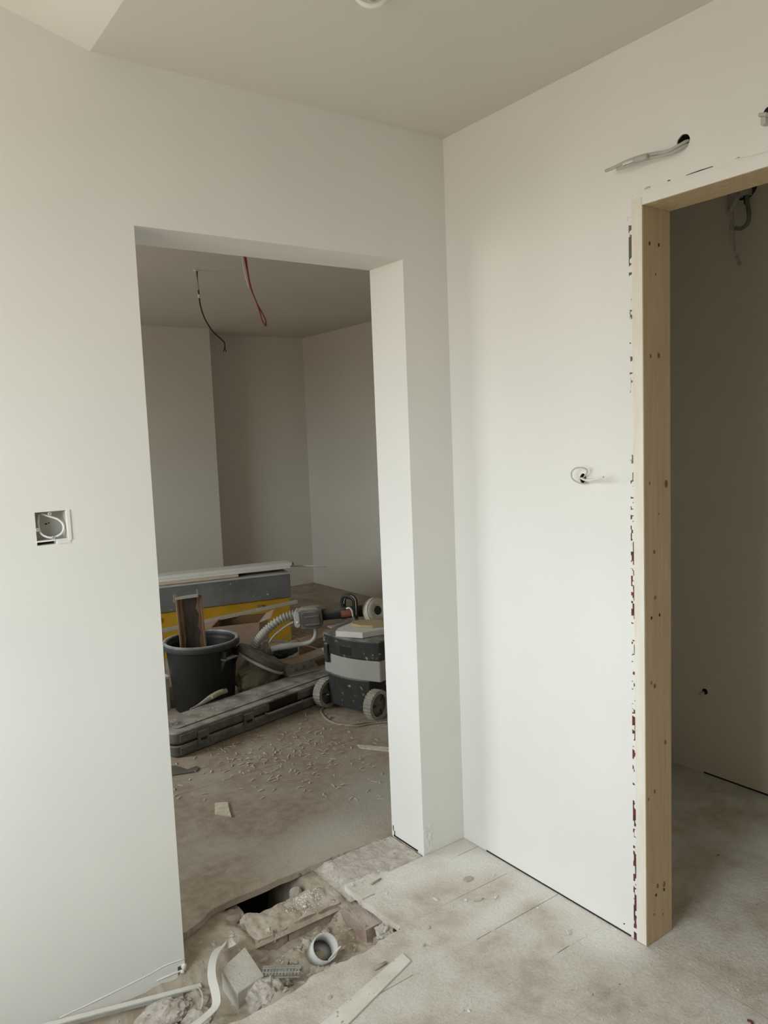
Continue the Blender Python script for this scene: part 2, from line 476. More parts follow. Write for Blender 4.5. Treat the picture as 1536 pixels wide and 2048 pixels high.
def slab(us, vs, solid, d0, d1, axis):
    """Wall with openings. axis 'y': u=x, v=z, depth along y; axis 'x': u=y, v=z, depth along x; 'z': u=x, v=y."""
    mb = MB()
    def pt(u, v, d):
        return {'y': (u, d, v), 'x': (d, u, v), 'z': (u, v, d)}[axis]
    nu, nv = len(us) - 1, len(vs) - 1
    S = lambda i, j: 0 <= i < nu and 0 <= j < nv and solid(i, j)
    for i in range(nu):
        for j in range(nv):
            if not S(i, j):
                continue
            u0, u1, v0, v1 = us[i], us[i + 1], vs[j], vs[j + 1]
            for d in (d0, d1):
                mb.add([pt(u0, v0, d), pt(u1, v0, d), pt(u1, v1, d), pt(u0, v1, d)], [(0, 1, 2, 3)])
            for (a, b, c, e, ok) in ((u0, v0, u1, v0, S(i, j - 1)), (u0, v1, u1, v1, S(i, j + 1)), (u0, v0, u0, v1, S(i - 1, j)), (u1, v0, u1, v1, S(i + 1, j))):
                if not ok:
                    mb.add([pt(a, b, d0), pt(c, e, d0), pt(c, e, d1), pt(a, b, d1)], [(0, 1, 2, 3)])
    return mb
def weld(o, d=1e-5):
    bm = bmesh.new(); bm.from_mesh(o.data)
    bmesh.ops.remove_doubles(bm, verts=bm.verts[:], dist=d)
    bmesh.ops.recalc_face_normals(bm, faces=bm.faces[:])
    bm.to_mesh(o.data); bm.free()
    return o
def hull(pts):
    bm = bmesh.new()
    vs = [bm.verts.new(p) for p in pts]
    r = bmesh.ops.convex_hull(bm, input=vs)
    bmesh.ops.delete(bm, geom=list({g for g in r['geom_interior'] + r['geom_unused'] if isinstance(g, bmesh.types.BMVert)}), context='VERTS')
    return bm
def chunk_mesh(name, seed, sx_, sy_, sz_, material, n=14):
    r = random.Random(seed)
    pts = []
    for _ in range(n):
        a = r.uniform(0, 2 * math.pi); z = r.uniform(-1, 1); q = math.sqrt(1 - z * z) * r.uniform(0.75, 1.0)
        pts.append((q * math.cos(a) * sx_, q * math.sin(a) * sy_, (z + 1) * sz_ * 0.5))
    bm = hull(pts)
    zmin = min(v.co.z for v in bm.verts)
    for v in bm.verts: v.co.z -= zmin
    me = bpy.data.meshes.new(name)
    bm.to_mesh(me); bm.free()
    me.materials.append(M[material])
    return me
def blob(name, material, parent, cx, cy, cz, rx, ry, rz_, amp=0.2, freq=2.0, seed=0, sub=3, flatten=None, smooth=True):
    bm = bmesh.new()
    bmesh.ops.create_icosphere(bm, subdivisions=sub, radius=1)
    for v in bm.verts:
        n = noise.noise(v.co * freq + Vector((seed, seed * 1.7, 3.1 * seed))) * amp + noise.noise(v.co * freq * 2.7 + Vector((seed, 2, 5))) * amp * 0.45
        c = v.co * (1 + n)
        z = c.z * rz_
        if flatten is not None and cz + z < flatten:
            z = flatten - cz
        v.co = (cx + c.x * rx, cy + c.y * ry, cz + z)
    me = bpy.data.meshes.new(name)
    bm.to_mesh(me); bm.free()
    me.materials.append(M[material])
    if smooth:
        me.polygons.foreach_set('use_smooth', [True] * len(me.polygons))
    o = bpy.data.objects.new(name, me)
    COL.objects.link(o)
    if parent is not None: o.parent = parent
    return o

# ------------------------------------------------------------------ the setting: room shell
H = 2.4923
DXL, DXR, DZT, WT = -1.0838, -0.1912, 2.0759, 0.1913        # doorway to the far room, wall thickness
D2Y, D2Z, D2X = -0.7918, 2.0735, 0.1157                     # side doorway in the right wall
ROOM_Y0 = -3.2
SLX, SLG = -1.165, 0.26                                     # where the ceiling starts to slope up, its gradient
ztop = H + SLG * (SLX - WX)
SB = (-1.386, -1.306, 1.257, 1.341)                         # socket recess in the left wall
us = [WX - 0.25, -1.75, SB[0], SB[1], DXL - 0.022, DXL, DXR, 2.45]
vs = [-0.4, -0.065, -0.004, SB[2], SB[3], DZT, ztop + 0.2]
def wl_solid(i, j):
    if j == 0: return i in (0, 6)
    if j == 1: return i not in (4, 5)
    if i == 5: return j == 5
    return not (i == 2 and j == 3)
# front leaf carries the recess, back leaf closes it
mb = slab(us, vs, wl_solid, 0.0, WT, 'y')
wall_left = weld(mb.build('wall_left', 'plaster'))
struct(wall_left, 'white plastered wall with an open doorway into the room beyond', 'wall')
# right wall with side doorway
us2 = [ROOM_Y0 - 0.2, -1.72, D2Y + 0.047, 0.0]
vs2 = [-0.4, 0.0, D2Z + 0.047, ztop + 0.2]
# cable holes are cut afterwards as recess parts, wall is solid beside the timber frame
HU = (-0.928, -0.889, 2.180, 2.216)                       # upper cable hole
HL = (-0.592, -0.566, 1.333, 1.366)                         # lower cable hole
us2 = [ROOM_Y0 - 0.2, -1.72, HU[0], HU[1], D2Y + 0.047, HL[0], HL[1], 0.0]
vs2 = [-0.4, -0.05, HL[2], HL[3], D2Z + 0.030, HU[2], HU[3], ztop + 0.2]
def wr_solid(i, j):
    if 1 <= i <= 3 and 1 <= j <= 3: return False
    if i == 2 and j == 5: return False
    if i == 5 and j == 2: return False
    return True
wall_right = weld(slab(us2, vs2, wr_solid, 0.0, D2X, 'x').build('wall_right', 'plaster'))
struct(wall_right, 'bright white plastered wall beside the timber-framed opening', 'wall')
def bore(parent, y0, y1, z0, z1, d, sharp):
    """Dark cable hole: rough round plaster collar filling the square cut down to an oval, and a dark back."""
    cy, cz = (y0 + y1) / 2, (z0 + z1) / 2
    ry, rz_ = (y1 - y0) / 2 * 0.93, (z1 - z0) / 2 * 0.93
    n = 20
    ring = []
    for k in range(n):
        a = 2 * math.pi * k / n + math.pi / 4
        j = 1 + 0.1 * noise.noise(Vector((a * 1.7, sharp, 0)))
        ring.append((cy + ry * j * math.cos(a), cz + rz_ * j * math.sin(a)))
    sq = []
    for k in range(n):
        a = 2 * math.pi * k / n + math.pi / 4
        c, s_ = math.cos(a), math.sin(a)
        f = 1 / max(abs(c), abs(s_))
        sq.append((cy + (y1 - y0) / 2 * f * c, cz + (z1 - z0) / 2 * f * s_))
    m_ = MB()
    v = [(0, p[0], p[1]) for p in sq] + [(0, p[0], p[1]) for p in ring] + [(0.004, p[0], p[1]) for p in ring]
    f = []
    for k in range(n):
        l = (k + 1) % n
        f += [(k, l, l + n, k + n), (k + n, l + n, l + 2 * n, k + 2 * n)]
    m_.add(v, f)
    m_.build('hole_collar', 'plaster', parent)
    v = [(0.004, p[0], p[1]) for p in ring] + [(0.05, p[0], p[1]) for p in ring]
    MB().add(v, [(k, (k + 1) % n, (k + 1) % n + n, k + n) for k in range(n)]).build('hole_bore', 'dark', parent)  # near-black lining paints in the shade inside the hole
    k = MB(); k.box(0.05, 0.08, y0, y1, z0, z1); k.build('hole_cavity', 'dark', parent)
bore(wall_right, *HU, 0.05, 1.0)
bore(wall_right, *HL, 0.05, 4.0)
# remaining shell
def simple_wall(name, x0, x1, y0, y1, z0, z1, material, label):
    return struct(MB().box(x0, x1, y0, y1, z0, z1).build(name, material), label, 'wall')
W1, W2 = WIN1, WIN2
wus = [ROOM_Y0 - 0.2, W1[0], W1[1], W2[0], W2[1], 5.1]
wvs = sorted([-0.4, W1[2], W1[3], W2[2], W2[3], ztop + 0.2])
def win_solid(i, j):
    zc = (wvs[j] + wvs[j + 1]) / 2
    if i == 1 and W1[2] < zc < W1[3]: return False
    if i == 3 and W2[2] < zc < W2[3]: return False
    return True
wall_window = weld(slab(wus, wvs, win_solid, WX - 0.25, WX, 'x').build('wall_window', 'plaster'))
struct(wall_window, 'white outer wall with the window openings that light both rooms', 'wall')
for n_, wn in enumerate((W1, W2), 1):
    wf = MB()
    y0, y1, z0, z1 = wn
    x0, x1 = WX - 0.20, WX - 0.14
    for a in ((y0, y0 + 0.05, z0, z1), (y1 - 0.05, y1, z0, z1), (y0 + 0.05, y1 - 0.05, z0, z0 + 0.05), (y0 + 0.05, y1 - 0.05, z1 - 0.05, z1)):
        wf.box(x0, x1, a[0], a[1], a[2], a[3])
    wo_ = wf.build('window_%d' % n_, 'board_w', bevel=0.004)
    struct(wo_, 'white window frame in the outer wall, %s' % ('near room' if n_ == 1 else 'far room'), 'window')
simple_wall('wall_back', WX, 0.0, ROOM_Y0 - 0.2, ROOM_Y0, -0.4, ztop + 0.2, 'plaster', 'white wall behind the viewer')
BY, RX, FC, PY, PX = 4.8253, 2.234, 2.5047, 4.5045, 1.0944
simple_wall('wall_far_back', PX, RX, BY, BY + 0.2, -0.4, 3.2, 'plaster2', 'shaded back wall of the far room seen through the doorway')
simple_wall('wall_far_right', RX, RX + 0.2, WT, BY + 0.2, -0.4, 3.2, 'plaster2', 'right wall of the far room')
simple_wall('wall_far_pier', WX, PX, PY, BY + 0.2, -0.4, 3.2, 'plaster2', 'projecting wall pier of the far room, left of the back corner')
CX = 1.145
simple_wall('wall_closet_back', CX, CX + 0.15, ROOM_Y0, 0.0, -0.4, 3.2, 'closet', 'unlit back wall seen through the timber-framed opening')
simple_wall('wall_closet_end', D2X, CX, ROOM_Y0, -2.6, -0.4, 3.2, 'closet', 'end wall of the unlit side room')
# ceilings
c1 = MB().box(SLX, 0.0, ROOM_Y0, 0.0, H, H + 0.15)
ceiling = struct(c1.build('ceiling', 'ceil'), 'pale grey flat ceiling of the near room', 'ceiling')
s1 = MB()
poly = [(WX, ztop), (SLX, H), (SLX, H + 0.15), (WX, ztop + 0.15)]
s1.add([(p[0], y, p[1]) for y in (ROOM_Y0, 0.0) for p in poly], [(0, 1, 2, 3), (7, 6, 5, 4), (0, 4, 5, 1), (1, 5, 6, 2), (2, 6, 7, 3), (3, 7, 4, 0)])
sl = s1.build('sloping_panel', 'ceil_pale', ceiling, label='paler sloping strip of ceiling rising towards the window')
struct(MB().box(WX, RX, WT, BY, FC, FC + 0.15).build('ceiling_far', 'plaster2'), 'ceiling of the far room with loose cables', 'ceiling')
struct(MB().box(D2X, CX, -2.6, 0.0, H, H + 0.15).build('ceiling_closet', 'closet'), 'ceiling of the unlit side room', 'ceiling')

# floors -------------------------------------------------------------
FT = 0.022                                                   # board thickness
floor = struct(MB().box(WX, 2.4, ROOM_Y0, BY, -0.42, -0.36).build('floor', 'earth'), 'dusty boarded floor with a broken-out hole by the doorway', 'floor')
def jag(pts, seed, amp=0.006, n=7):
    """Roughen a polyline (broken board edge)."""
    r = random.Random(seed)
    out = []
    for a, b in zip(pts[:-1], pts[1:]):
        for k in range(n):
            t = k / n
            out.append((a[0] + (b[0] - a[0]) * t + r.uniform(-amp, amp), a[1] + (b[1] - a[1]) * t + r.uniform(-amp, amp)))
    out.append(pts[-1])
    return out
GAP = 0.0014
def plank(poly, z1=0.0, label=None):
    return MB().prism(poly, z1 - FT, z1).build('plank', 'floor', floor, label=label)
ys = [0.0, -0.078, -0.268, -0.458]
while ys[-1] > ROOM_Y0 + 0.2:
    ys.append(ys[-1] - 0.19)
ys[-1] = ROOM_Y0
# boards cut off short by the hole (right of it)
plank([(-0.003, -0.002), (-0.003, ys[1] + GAP)] + jag([(-0.513, ys[1] + GAP), (-0.512, 0.03)], 2, 0.004) + [(-0.36, 0.03), (-0.35, -0.002)])
plank([(-0.003, ys[1] - GAP), (-0.003, ys[2] + GAP)] + jag([(-0.497, ys[2] + GAP), (-0.516, ys[1] - GAP)], 3, 0.003)[::1])
# board in front of the hole, its back edge broken
edge = jag([(-0.49, ys[2] - GAP), (-0.52, -0.273), (-0.657, -0.291), (-0.815, -0.286), (-0.939, -0.309), (-1.082, -0.303), (-1.30, -0.31), (-1.75, -0.30)], 5, 0.005, 6)
plank([(-0.003, ys[2] - GAP)] + edge + [(WX, -0.29), (WX, ys[3] + GAP), (-0.003, ys[3] + GAP)])
# boards left of the hole (out of view)
plank([(-1.75, -0.002), (WX, -0.002), (WX, -0.285), (-1.75, -0.285)])
for a, b in zip(ys[3:-1], ys[4:]):
    plank([(-0.003, a - GAP), (WX, a - GAP), (WX, b + GAP), (-0.003, b + GAP)])
# far room floor: big sheets meeting in fine joints, cut off along the old wall line
ff = struct(MB().box(WX, RX, 0.9, BY, -0.06, -0.03).build('floor_far', 'earth'), 'brown dusty sheet floor of the far room', 'floor')
fe = jag([(-1.75, 0.135), (-1.03, 0.132), (-1.0, 0.142), (-0.90, 0.196), (-0.62, 0.203), (-0.46, 0.205), (-0.40, 0.20), (-0.19, 0.19)], 9, 0.003, 6)
def sheet(poly):
    return MB().prism(poly, -FT, 0.0).build('floor_sheet', 'floor_far', ff)
G2 = 0.0012
sheet(fe + [(RX, 0.19), (RX, 1.05 - G2), (-0.28 + 0.0, 1.05 - G2), (WX, 1.05 - G2), (WX, 0.14)])
sheet([(WX, 1.05 + G2), (-0.31 - G2, 1.05 + G2), (-0.31 - G2, 2.27 - G2), (WX, 2.27 - G2)])
sheet([(-0.31 + G2, 1.05 + G2), (RX, 1.05 + G2), (RX, 2.27 - G2), (-0.31 + G2, 2.27 - G2)])
sheet([(WX, 2.27 + G2), (0.9 - G2, 2.27 + G2), (0.9 - G2, 3.5 - G2), (WX, 3.5 - G2)])
sheet([(0.9 + G2, 2.27 + G2), (RX, 2.27 + G2), (RX, 3.5 - G2), (0.9 + G2, 3.5 - G2)])
sheet([(WX, 3.5 + G2), (RX, 3.5 + G2), (RX, BY), (WX, BY)])
struct(MB().prism([(0.0, D2Y - 0.9), (CX, -2.6), (CX, 0), (D2X, 0), (D2X, D2Y + 0.02), (0.0, D2Y + 0.02)][::-1], -FT, -0.0005).build('floor_closet', 'floor'),
       'gritty grey floor running into the unlit side room', 'floor')

# ------------------------------------------------------------------ left wall details
def ridge(parent, pts, w_, h_, name='plaster_ridge', material='plaster'):
    m_ = MB()
    m_.tube(spline(pts, 6), [w_ * (0.7 + 0.6 * abs(noise.noise(Vector((i * 0.7, w_ * 100, 0))))) for i in range((len(pts) - 1) * 6 + 1)], 6, flat=((0, 1, 0), h_))
    return m_.build(name, material, parent)
ridge(wall_left, [aty(370, 1917), aty(330, 1931), aty(300, 1948), aty(240, 1978), aty(170, 2012), aty(120, 2035)], 0.0022, 1.0, 'plaster_seam')
ridge(wall_left, [aty(372, 1938), aty(345, 1948), aty(313, 1962)], 0.0030, 1.0)
blob('plaster_drip', 'plaster', wall_left, -1.088, -0.002, -0.008, 0.008, 0.006, 0.010, 0.4, 2, 4, 2)
blob('plaster_drip', 'plaster', wall_left, -1.094, -0.002, -0.022, 0.006, 0.005, 0.006, 0.4, 2, 8, 2)
# socket recess : box with cable loop
sb = thing('socket_box', 'open recessed socket box with a white cable loop in the left wall', 'socket', (SB[0], 0, SB[2]))
w_, h_ = SB[1] - SB[0], SB[3] - SB[2]
m_ = MB()
dp = 0.042
m_.add([(0, 0.002, 0.012), (w_ - 0.006, 0.002, 0.010), (w_ - 0.004, 0.002, h_), (0, 0.002, h_), (0.004, dp, 0.014), (w_ - 0.01, dp, 0.014), (w_ - 0.01, dp, h_ - 0.004), (0.004, dp, h_ - 0.004)],
       [(4, 5, 6, 7), (0, 1, 5, 4), (1, 2, 6, 5), (2, 3, 7, 6), (3, 0, 4, 7)])
m_.build('box_shell', 'boxgrey', sb)
m_ = MB(); m_.box(0, w_, dp + 0.002, dp + 0.02, 0, h_); m_.build('recess_back', 'dark', sb)
m_ = MB()
m_.box(-0.001, w_ + 0.004, -0.0025, 0.004, 0.008, 0.012)
m_.box(w_ - 0.0055, w_ + 0.004, -0.003, 0.03, 0.006, h_ + 0.001)
m_.build('plaster_lip', 'plaster', sb, bevel=0.001)
m_ = MB(); m_.box(0.046, w_ + 0.002, -0.002, 0.03, -0.002, 0.009); m_.build('plaster_lip', 'plaster', sb, bevel=0.002)
lp = spline([(0.016, 0.03, h_ - 0.006), (0.010, 0.018, 0.052), (0.014, 0.010, 0.028), (0.036, 0.006, 0.0165), (0.060, 0.006, 0.024), (0.068, 0.008, 0.042), (0.058, 0.012, 0.060), (0.038, 0.018, 0.070), (0.020, 0.028, 0.078)], 7)
MB().tube(lp, 0.0028, 8).build('cable_loop', 'cable_w', sb)
for (x, z) in ((0.040, 0.016), (0.004, 0.040), (0.036, h_ - 0.006)):
    m_ = MB(); m_.lathe([(0.0016, 0), (0.0045, 0), (0.0045, 0.006), (0.0016, 0.006)], 12, Matrix.Translation((x, 0.006, z)) @ Matrix.Rotation(math.pi / 2, 4, 'X'), closed=True)
    m_.build('screw_lug', 'boxgrey', sb)
m_ = MB(); m_.box(0.031, 0.036, dp - 0.002, dp + 0.001, 0.048, 0.051); m_.box(0.039, 0.042, dp - 0.002, dp + 0.001, 0.05, 0.0525); m_.build('dirt_fleck', 'dark', sb)

# right jamb foot of the doorway: flaked plaster, hairline crack
m_ = MB()
r = random.Random(3)
for k in range(34):
    x = DXR + r.uniform(0.004, 0.045); z = r.uniform(0.015, 0.105)
    s_ = r.uniform(0.002, 0.005)
    a = r.uniform(-0.5, 0.5)
    m_.box(-s_, s_, -r.uniform(0.0006, 0.0028), 0.0008, -s_ * 2, s_ * 2, Matrix.Translation((x, 0, z)) @ Matrix.Rotation(a, 4, 'Y'))
o = m_.build('plaster_flakes', 'plaster', wall_left, label='patch of small flaking plaster by the jamb foot'); o['kind'] = 'stuff'
m_ = MB()
m_.box(DXR - 0.0012, DXR + 0.001, 0.035, 0.180, -0.001, 0.005, Matrix.Identity(4))
m_.box(DXR - 0.0012, DXR + 0.001, 0.172, 0.176, 0.0, 0.022)
m_.box(DXR - 0.0012, DXR + 0.001, 0.180, 0.184, 0.020, 0.040)
m_.build('jamb_crack', 'dark', wall_left)

# ------------------------------------------------------------------ timber frame of the side doorway
door = struct(thing('door_1', '', ''), 'raw timber frame lining the side opening', 'door frame')
YB = D2Y + 0.034                                            # joint between plaster and timber
post = MB(); post.box(-0.004, D2X + 0.002, D2Y, YB, -0.0, D2Z)
post = post.build('post', 'pine', door, bevel=0.0012)
m_ = MB(); m_.box(-0.0062, -0.0042, D2Y + 0.0008, YB - 0.001, 0.004, D2Z + 0.02)
m_.build('post_face', 'pine_white', door, label='pale plaster-smeared front of the timber post')
m_ = MB(); m_.box(-0.003, D2X + 0.002, -1.72, YB, D2Z, D2Z + 0.030); m_.build('head', 'pine', door, bevel=0.0012)
m_ = MB(); m_.box(-0.0052, -0.003, -1.72, YB - 0.001, D2Z + 0.0008, D2Z + 0.0295); m_.build('head_face', 'plaster', door)
def spot(u, v, r_, name, material):
    p = atx(u, v, 0)                       # solve on the post's inner face y = D2Y
    p = aty(u, v, D2Y)
    m_ = MB()
    m_.lathe([(0.0, 0), (r_, 0), (r_ * 0.9, 0.0007), (0, 0.0009)], 10, Matrix.Translation((p.x, D2Y - 0.0001, p.z)) @ Matrix.Rotation(math.pi / 2, 4, 'X') @ Matrix.Diagonal((0.9, 1.25, 1, 1)))
    m_.build(name, material, door)
for u, v in ((1299, 487), (1317.5, 490), (1303, 1236), (1319, 1230), (1312, 1790), (1328, 1779)):
    spot(u, v, 0.0042, 'screw', 'screw')
for u, v, r_ in ((1301, 712, 0.0045), (1317, 711, 0.0065), (1299, 967, 0.004), (1332, 968, 0.009), (1317, 1028, 0.0028), (1308, 1104, 0.005), (1310, 1195, 0.005), (1302, 1366, 0.0045), (1309, 1372, 0.006),
              (1330, 1484, 0.006), (1309, 1583, 0.005), (1297, 1599, 0.004), (1328, 1768, 0.007), (1315, 1772, 0.006), (1308, 1829, 0.003), (1326, 1828, 0.003), (1311, 549, 0.003)):
    spot(u, v, r_, 'knot', 'knot')
# joint strip between plaster and post: dark red masonry edge, partly smeared over with filler
ga, gb = YB, YB + 0.0128
m_ = MB(); m_.box(0.001, 0.006, ga, gb, 1.26, 2.085); m_.build('cement_edge', 'sheet', wall_right, label='grey-brown cement showing in the upper joint')
m_ = MB(); m_.box(-0.001, 0.006, ga, gb, 0.0, 1.26); m_.build('masonry_edge', 'redfill', wall_right, label='dark red masonry showing in the joint beside the timber post')
m_ = MB()
r = random.Random(12)
# dense filler above, thinning out towards the floor where the red shows
def cover(z):
    for z0, z1, c in ((2.035, 2.12, 1.0), (1.925, 2.035, 0.12), (1.912, 1.925, 1.0), (1.895, 1.912, 0.0), (1.84, 1.895, 1.0), (1.58, 1.84, 0.78), (1.42, 1.58, 1.0), (1.25, 1.42, 0.74), (0.88, 1.25, 0.52),
                      (0.67, 0.88, 0.80), (0.60, 0.67, 0.15), (0.42, 0.60, 0.78), (0.37, 0.42, 0.2), (0.25, 0.37, 0.6), (0.0, 0.25, 0.36)):
        if z0 <= z < z1: return c
    return 0.9
z = 0.01
while z < 2.10:
    c = cover(z)
    if r.random() < c + 0.05:
        full = c >= 0.99 or r.random() < c * c * 0.8
        hgt = r.uniform(0.004, 0.012)
        if full: y0, y1 = ga - 0.0008, gb + 0.0008
        elif r.random() < 0.5: y0, y1 = ga - 0.0008, ga + r.uniform(0.003, 0.009)
        else: y0, y1 = gb - r.uniform(0.003, 0.009), gb + 0.0008
        pl = [(y0, z - hgt), (y1, z - hgt * r.uniform(0.2, 1)), (y1, z + hgt * r.uniform(0.3, 1)), (y0, z + hgt)]
        d = r.uniform(0.0016, 0.0036)
        m_.add([(-d, p[0], p[1]) for p in pl] + [(0.002, p[0], p[1]) for p in pl], [(0, 1, 2, 3), (0, 4, 5, 1), (1, 5, 6, 2), (2, 6, 7, 3), (3, 7, 4, 0)])
    z += 0.0062
o = m_.build('filler_smears', 'plaster', wall_right, label='ragged white filler smeared along the joint'); o['kind'] = 'stuff'
# small slits over the door head, small nicks on the wall
def nick(u0, v0, u1, v1, hgt, material='dark'):
    a, b = atx(u0, v0), atx(u1, v1)
    m_ = MB()
    m_.add([(-0.0009, a.y, a.z), (-0.0009, b.y, b.z), (-0.0009, b.y, b.z + hgt * 0.6), (-0.0009, (a.y + b.y) / 2, (a.z + b.z) / 2 + hgt), (-0.0009, a.y, a.z + hgt * 0.5),
            (0.001, a.y, a.z), (0.001, b.y, b.z), (0.001, b.y, b.z + hgt * 0.6), (0.001, (a.y + b.y) / 2, (a.z + b.z) / 2 + hgt), (0.001, a.y, a.z + hgt * 0.5)],
           [(4, 3, 2, 1, 0), (0, 1, 6, 5), (1, 2, 7, 6), (2, 3, 8, 7), (3, 4, 9, 8), (4, 0, 5, 9)])
    return m_.build('plaster_nick', material, wall_right)
nick(1373, 351, 1426, 333.5, 0.0022)
nick(1335, 363, 1341, 361, 0.0025)
nick(1472, 317.5, 1480, 315.5, 0.002)
nick(1289, 380, 1301, 375, 0.006, 'boxgrey')
nick(1247, 1848, 1250, 1849, 0.004)
nick(1254.5, 441, 1260, 422, 0.004, 'chip_pink')
# raised rough band of plaster along the head
m_ = MB()
m_.tube(spline([atx(1470, 318), atx(1505, 311), atx(1540, 301)], 8), [0.001 + 0.0026 * abs(noise.noise(Vector((i * 1.3, 3, 0)))) for i in range(17)], 6)
m_.build('plaster_ridge', 'plaster', wall_right)

# ------------------------------------------------------------------ cables
def cable(name, pts, r_, material, parent=None, n=8, seg=8):
    return MB().tube(spline(pts, n), r_, seg).build(name, material, parent)
# upper cable pair on the right wall
t = thing('cable_pair', 'two grey joined cables hanging from the upper hole in the right wall', 'cable', (0, -0.908, 2.195))
L0 = Vector((0, -0.908, 2.195))
def rel(p): return Vector(p) - L0
up1 = [Vector((0.045, -0.921, 2.197)), Vector((0.004, -0.919, 2.196)), atx(1358, 291, -0.016), atx(1335, 303, -0.028), atx(1310, 307, -0.036), atx(1285, 312, -0.042), atx(1255, 322, -0.046), atx(1230, 334, -0.048), atx(1211, 342, -0.049)]
lo1 = [Vector((0.045, -0.921, 2.188)), Vector((0.004, -0.919, 2.187)), atx(1362, 296, -0.014), atx(1340, 307, -0.026), atx(1310, 314, -0.034), atx(1280, 321, -0.040), atx(1252, 333, -0.043), atx(1234, 339, -0.045)]
MB().tube(spline([rel(p) for p in up1], 8), 0.0042, 8).build('cable', 'cable', t)
MB().tube(spline([rel(p) for p in lo1], 8), 0.0040, 8).build('cable', 'cable', t)
m_ = MB()
a, b = rel(atx(1296, 312, -0.046)), rel(atx(1268, 321, -0.050))
m_.tube([a, a * 0.7 + b * 0.3, b], [0.0065, 0.0075, 0.006], 8); m_.build('connector', 'tube', t)
m_ = MB()
a, b = rel(atx(1270, 320, -0.049)), rel(atx(1246, 329, -0.051)); m_.tube([a, b], 0.0034, 8); m_.build('wire_end', 'cable_w', t)
# lower cable
L1 = Vector((0, -0.579, 1.349))
t = thing('wall_cable', 'white cable looped out of the lower hole in the right wall', 'cable', L1)
def rel1(p): return Vector(p) - L1
pth = [Vector((0.04, -0.582, 1.352)), Vector((0.0, -0.583, 1.352)), atx(1174, 945, -0.022), atx(1172, 938, -0.030), atx(1162, 935, -0.034), atx(1150, 937, -0.034), atx(1143, 945, -0.033), atx(1144, 956, -0.030), atx(1152, 963, -0.026), atx(1163, 967, -0.022), atx(1172, 966, -0.014), Vector((0.0, -0.588, 1.340)), Vector((0.04, -0.586, 1.341))]
MB().tube(spline([rel1(p) for p in pth], 7), 0.0021, 8).build('cable_loop', 'cable', t)
pth = [Vector((0.04, -0.578, 1.350)), Vector((0.0, -0.576, 1.350)), atx(1164, 957, -0.018), atx(1170, 960, -0.030), atx(1182, 960, -0.042), atx(1196, 957, -0.056), atx(1207, 954, -0.066)]
MB().tube(spline([rel1(p) for p in pth], 7), 0.0031, 10).build('cable_stub', 'cable_w', t)
# fitting at the right edge of the photo
t = thing('wall_fitting', 'small grey fitting hanging from a hole near the right edge of the photo', 'fitting', (0, -1.121, 2.18))
m_ = MB(); m_.lathe([(0.0, 0), (0.013, 0), (0.013, 0.0015), (0, 0.0015)], 16, Matrix.Translation((-0.0008, -0.004, 0.012)) @ Matrix.Rotation(-math.pi / 2, 4, 'Y')); m_.build('hole', 'dark', t)
m_ = MB(); m_.box(-0.03, -0.001, -0.012, 0.007, -0.001, 0.007, Matrix.Rotation(0.25, 4, 'X')); m_.build('cap', 'cable', t, bevel=0.0015)
m_ = MB(); m_.box(-0.024, -0.004, -0.008, 0.004, -0.018, -0.001); m_.build('connector', 'tube', t, bevel=0.001)
# ceiling cable loop at the top edge of the photo
cc = atz(744, -20, H)
t = thing('ceiling_cable_loop', 'white cable loop hanging from a hole in the ceiling', 'cable', (cc.x, cc.y, H))
m_ = MB(); m_.lathe([(0, -0.001), (0.026, -0.001), (0.026, 0.004), (0, 0.004)], 24); m_.build('hole', 'dark', t)
lp = []
for k in range(0, 25):
    a = math.pi * (k / 24) * 1.15 - 0.25
    d = RT * (0.040 * math.cos(a)) - UP * (0.040 * math.sin(a))
    lp.append(Vector((d.x, d.y, d.z + 0.004)))
MB().tube(lp, 0.0062, 10).build('cable_loop', 'cable_w', t)
MB().tube(spline([(-0.012, 0.01, 0.004), (-0.008, 0.004, -0.012), (0.004, -0.002, -0.018), (0.014, -0.006, 0.002)], 6), 0.006, 8).build('wire', 'cable', t)
# far room cables
p0 = atz(391, 540, FC)
Yk = p0.y
t = thing('hanging_cable', 'thin black cable hanging from the far ceiling with split end', 'cable', p0)
q = [aty(u, v, Yk) - p0 for u, v in ((394, 545), (395, 565), (398, 590), (401, 612), (410, 638), (425, 662), (442, 678), (449, 686), (449.5, 697))]
q[0].z = -0.002
MB().tube(spline(q, 6), 0.0045, 8).build('cable', 'cable_k', t)
for s_ in (-1, 1):
    MB().tube([q[-1], q[-1] + RT * 0.004 * s_ - UP * 0.008, q[-1] + RT * 0.009 * s_ - UP * 0.022], 0.003, 6).build('wire_end', 'cable_k', t)
m_ = MB(); m_.tube([aty(392, 546, Yk - 0.01) - p0, aty(396.5, 580, Yk - 0.01) - p0], 0.0042, 8); m_.build('pale_sheath', 'cable', t)
m_ = MB(); m_.tube([q[2] - UP * -0.002, q[2] - UP * 0.018], 0.008, 8); m_.build('connector', 'cable_w', t, bevel=0.001)
m_ = MB(); m_.lathe([(0, -0.006), (0.014, -0.006), (0.017, 0.0), (0, 0.0)], 16); m_.build('ceiling_plug', 'cable_w', t)
p1 = atz(485, 498, FC)
t = thing('hanging_cable', 'red and white cable hanging from the far ceiling behind the door head', 'cable', p1)
Yr = p1.y
def far_path(offs):
    return [aty(u + o_, v, Yr) - p1 for (u, v), o_ in zip(((487, 500), (488, 516), (493, 545), (500, 575), (513, 605), (521, 625), (527, 640), (531, 652)), offs)]
q = far_path((0, 1, 2, 1, 0, -1, -3, 0)); q[0].z = -0.001
MB().tube(spline(q, 5), 0.004, 8).build('cable', 'cable_r', t)
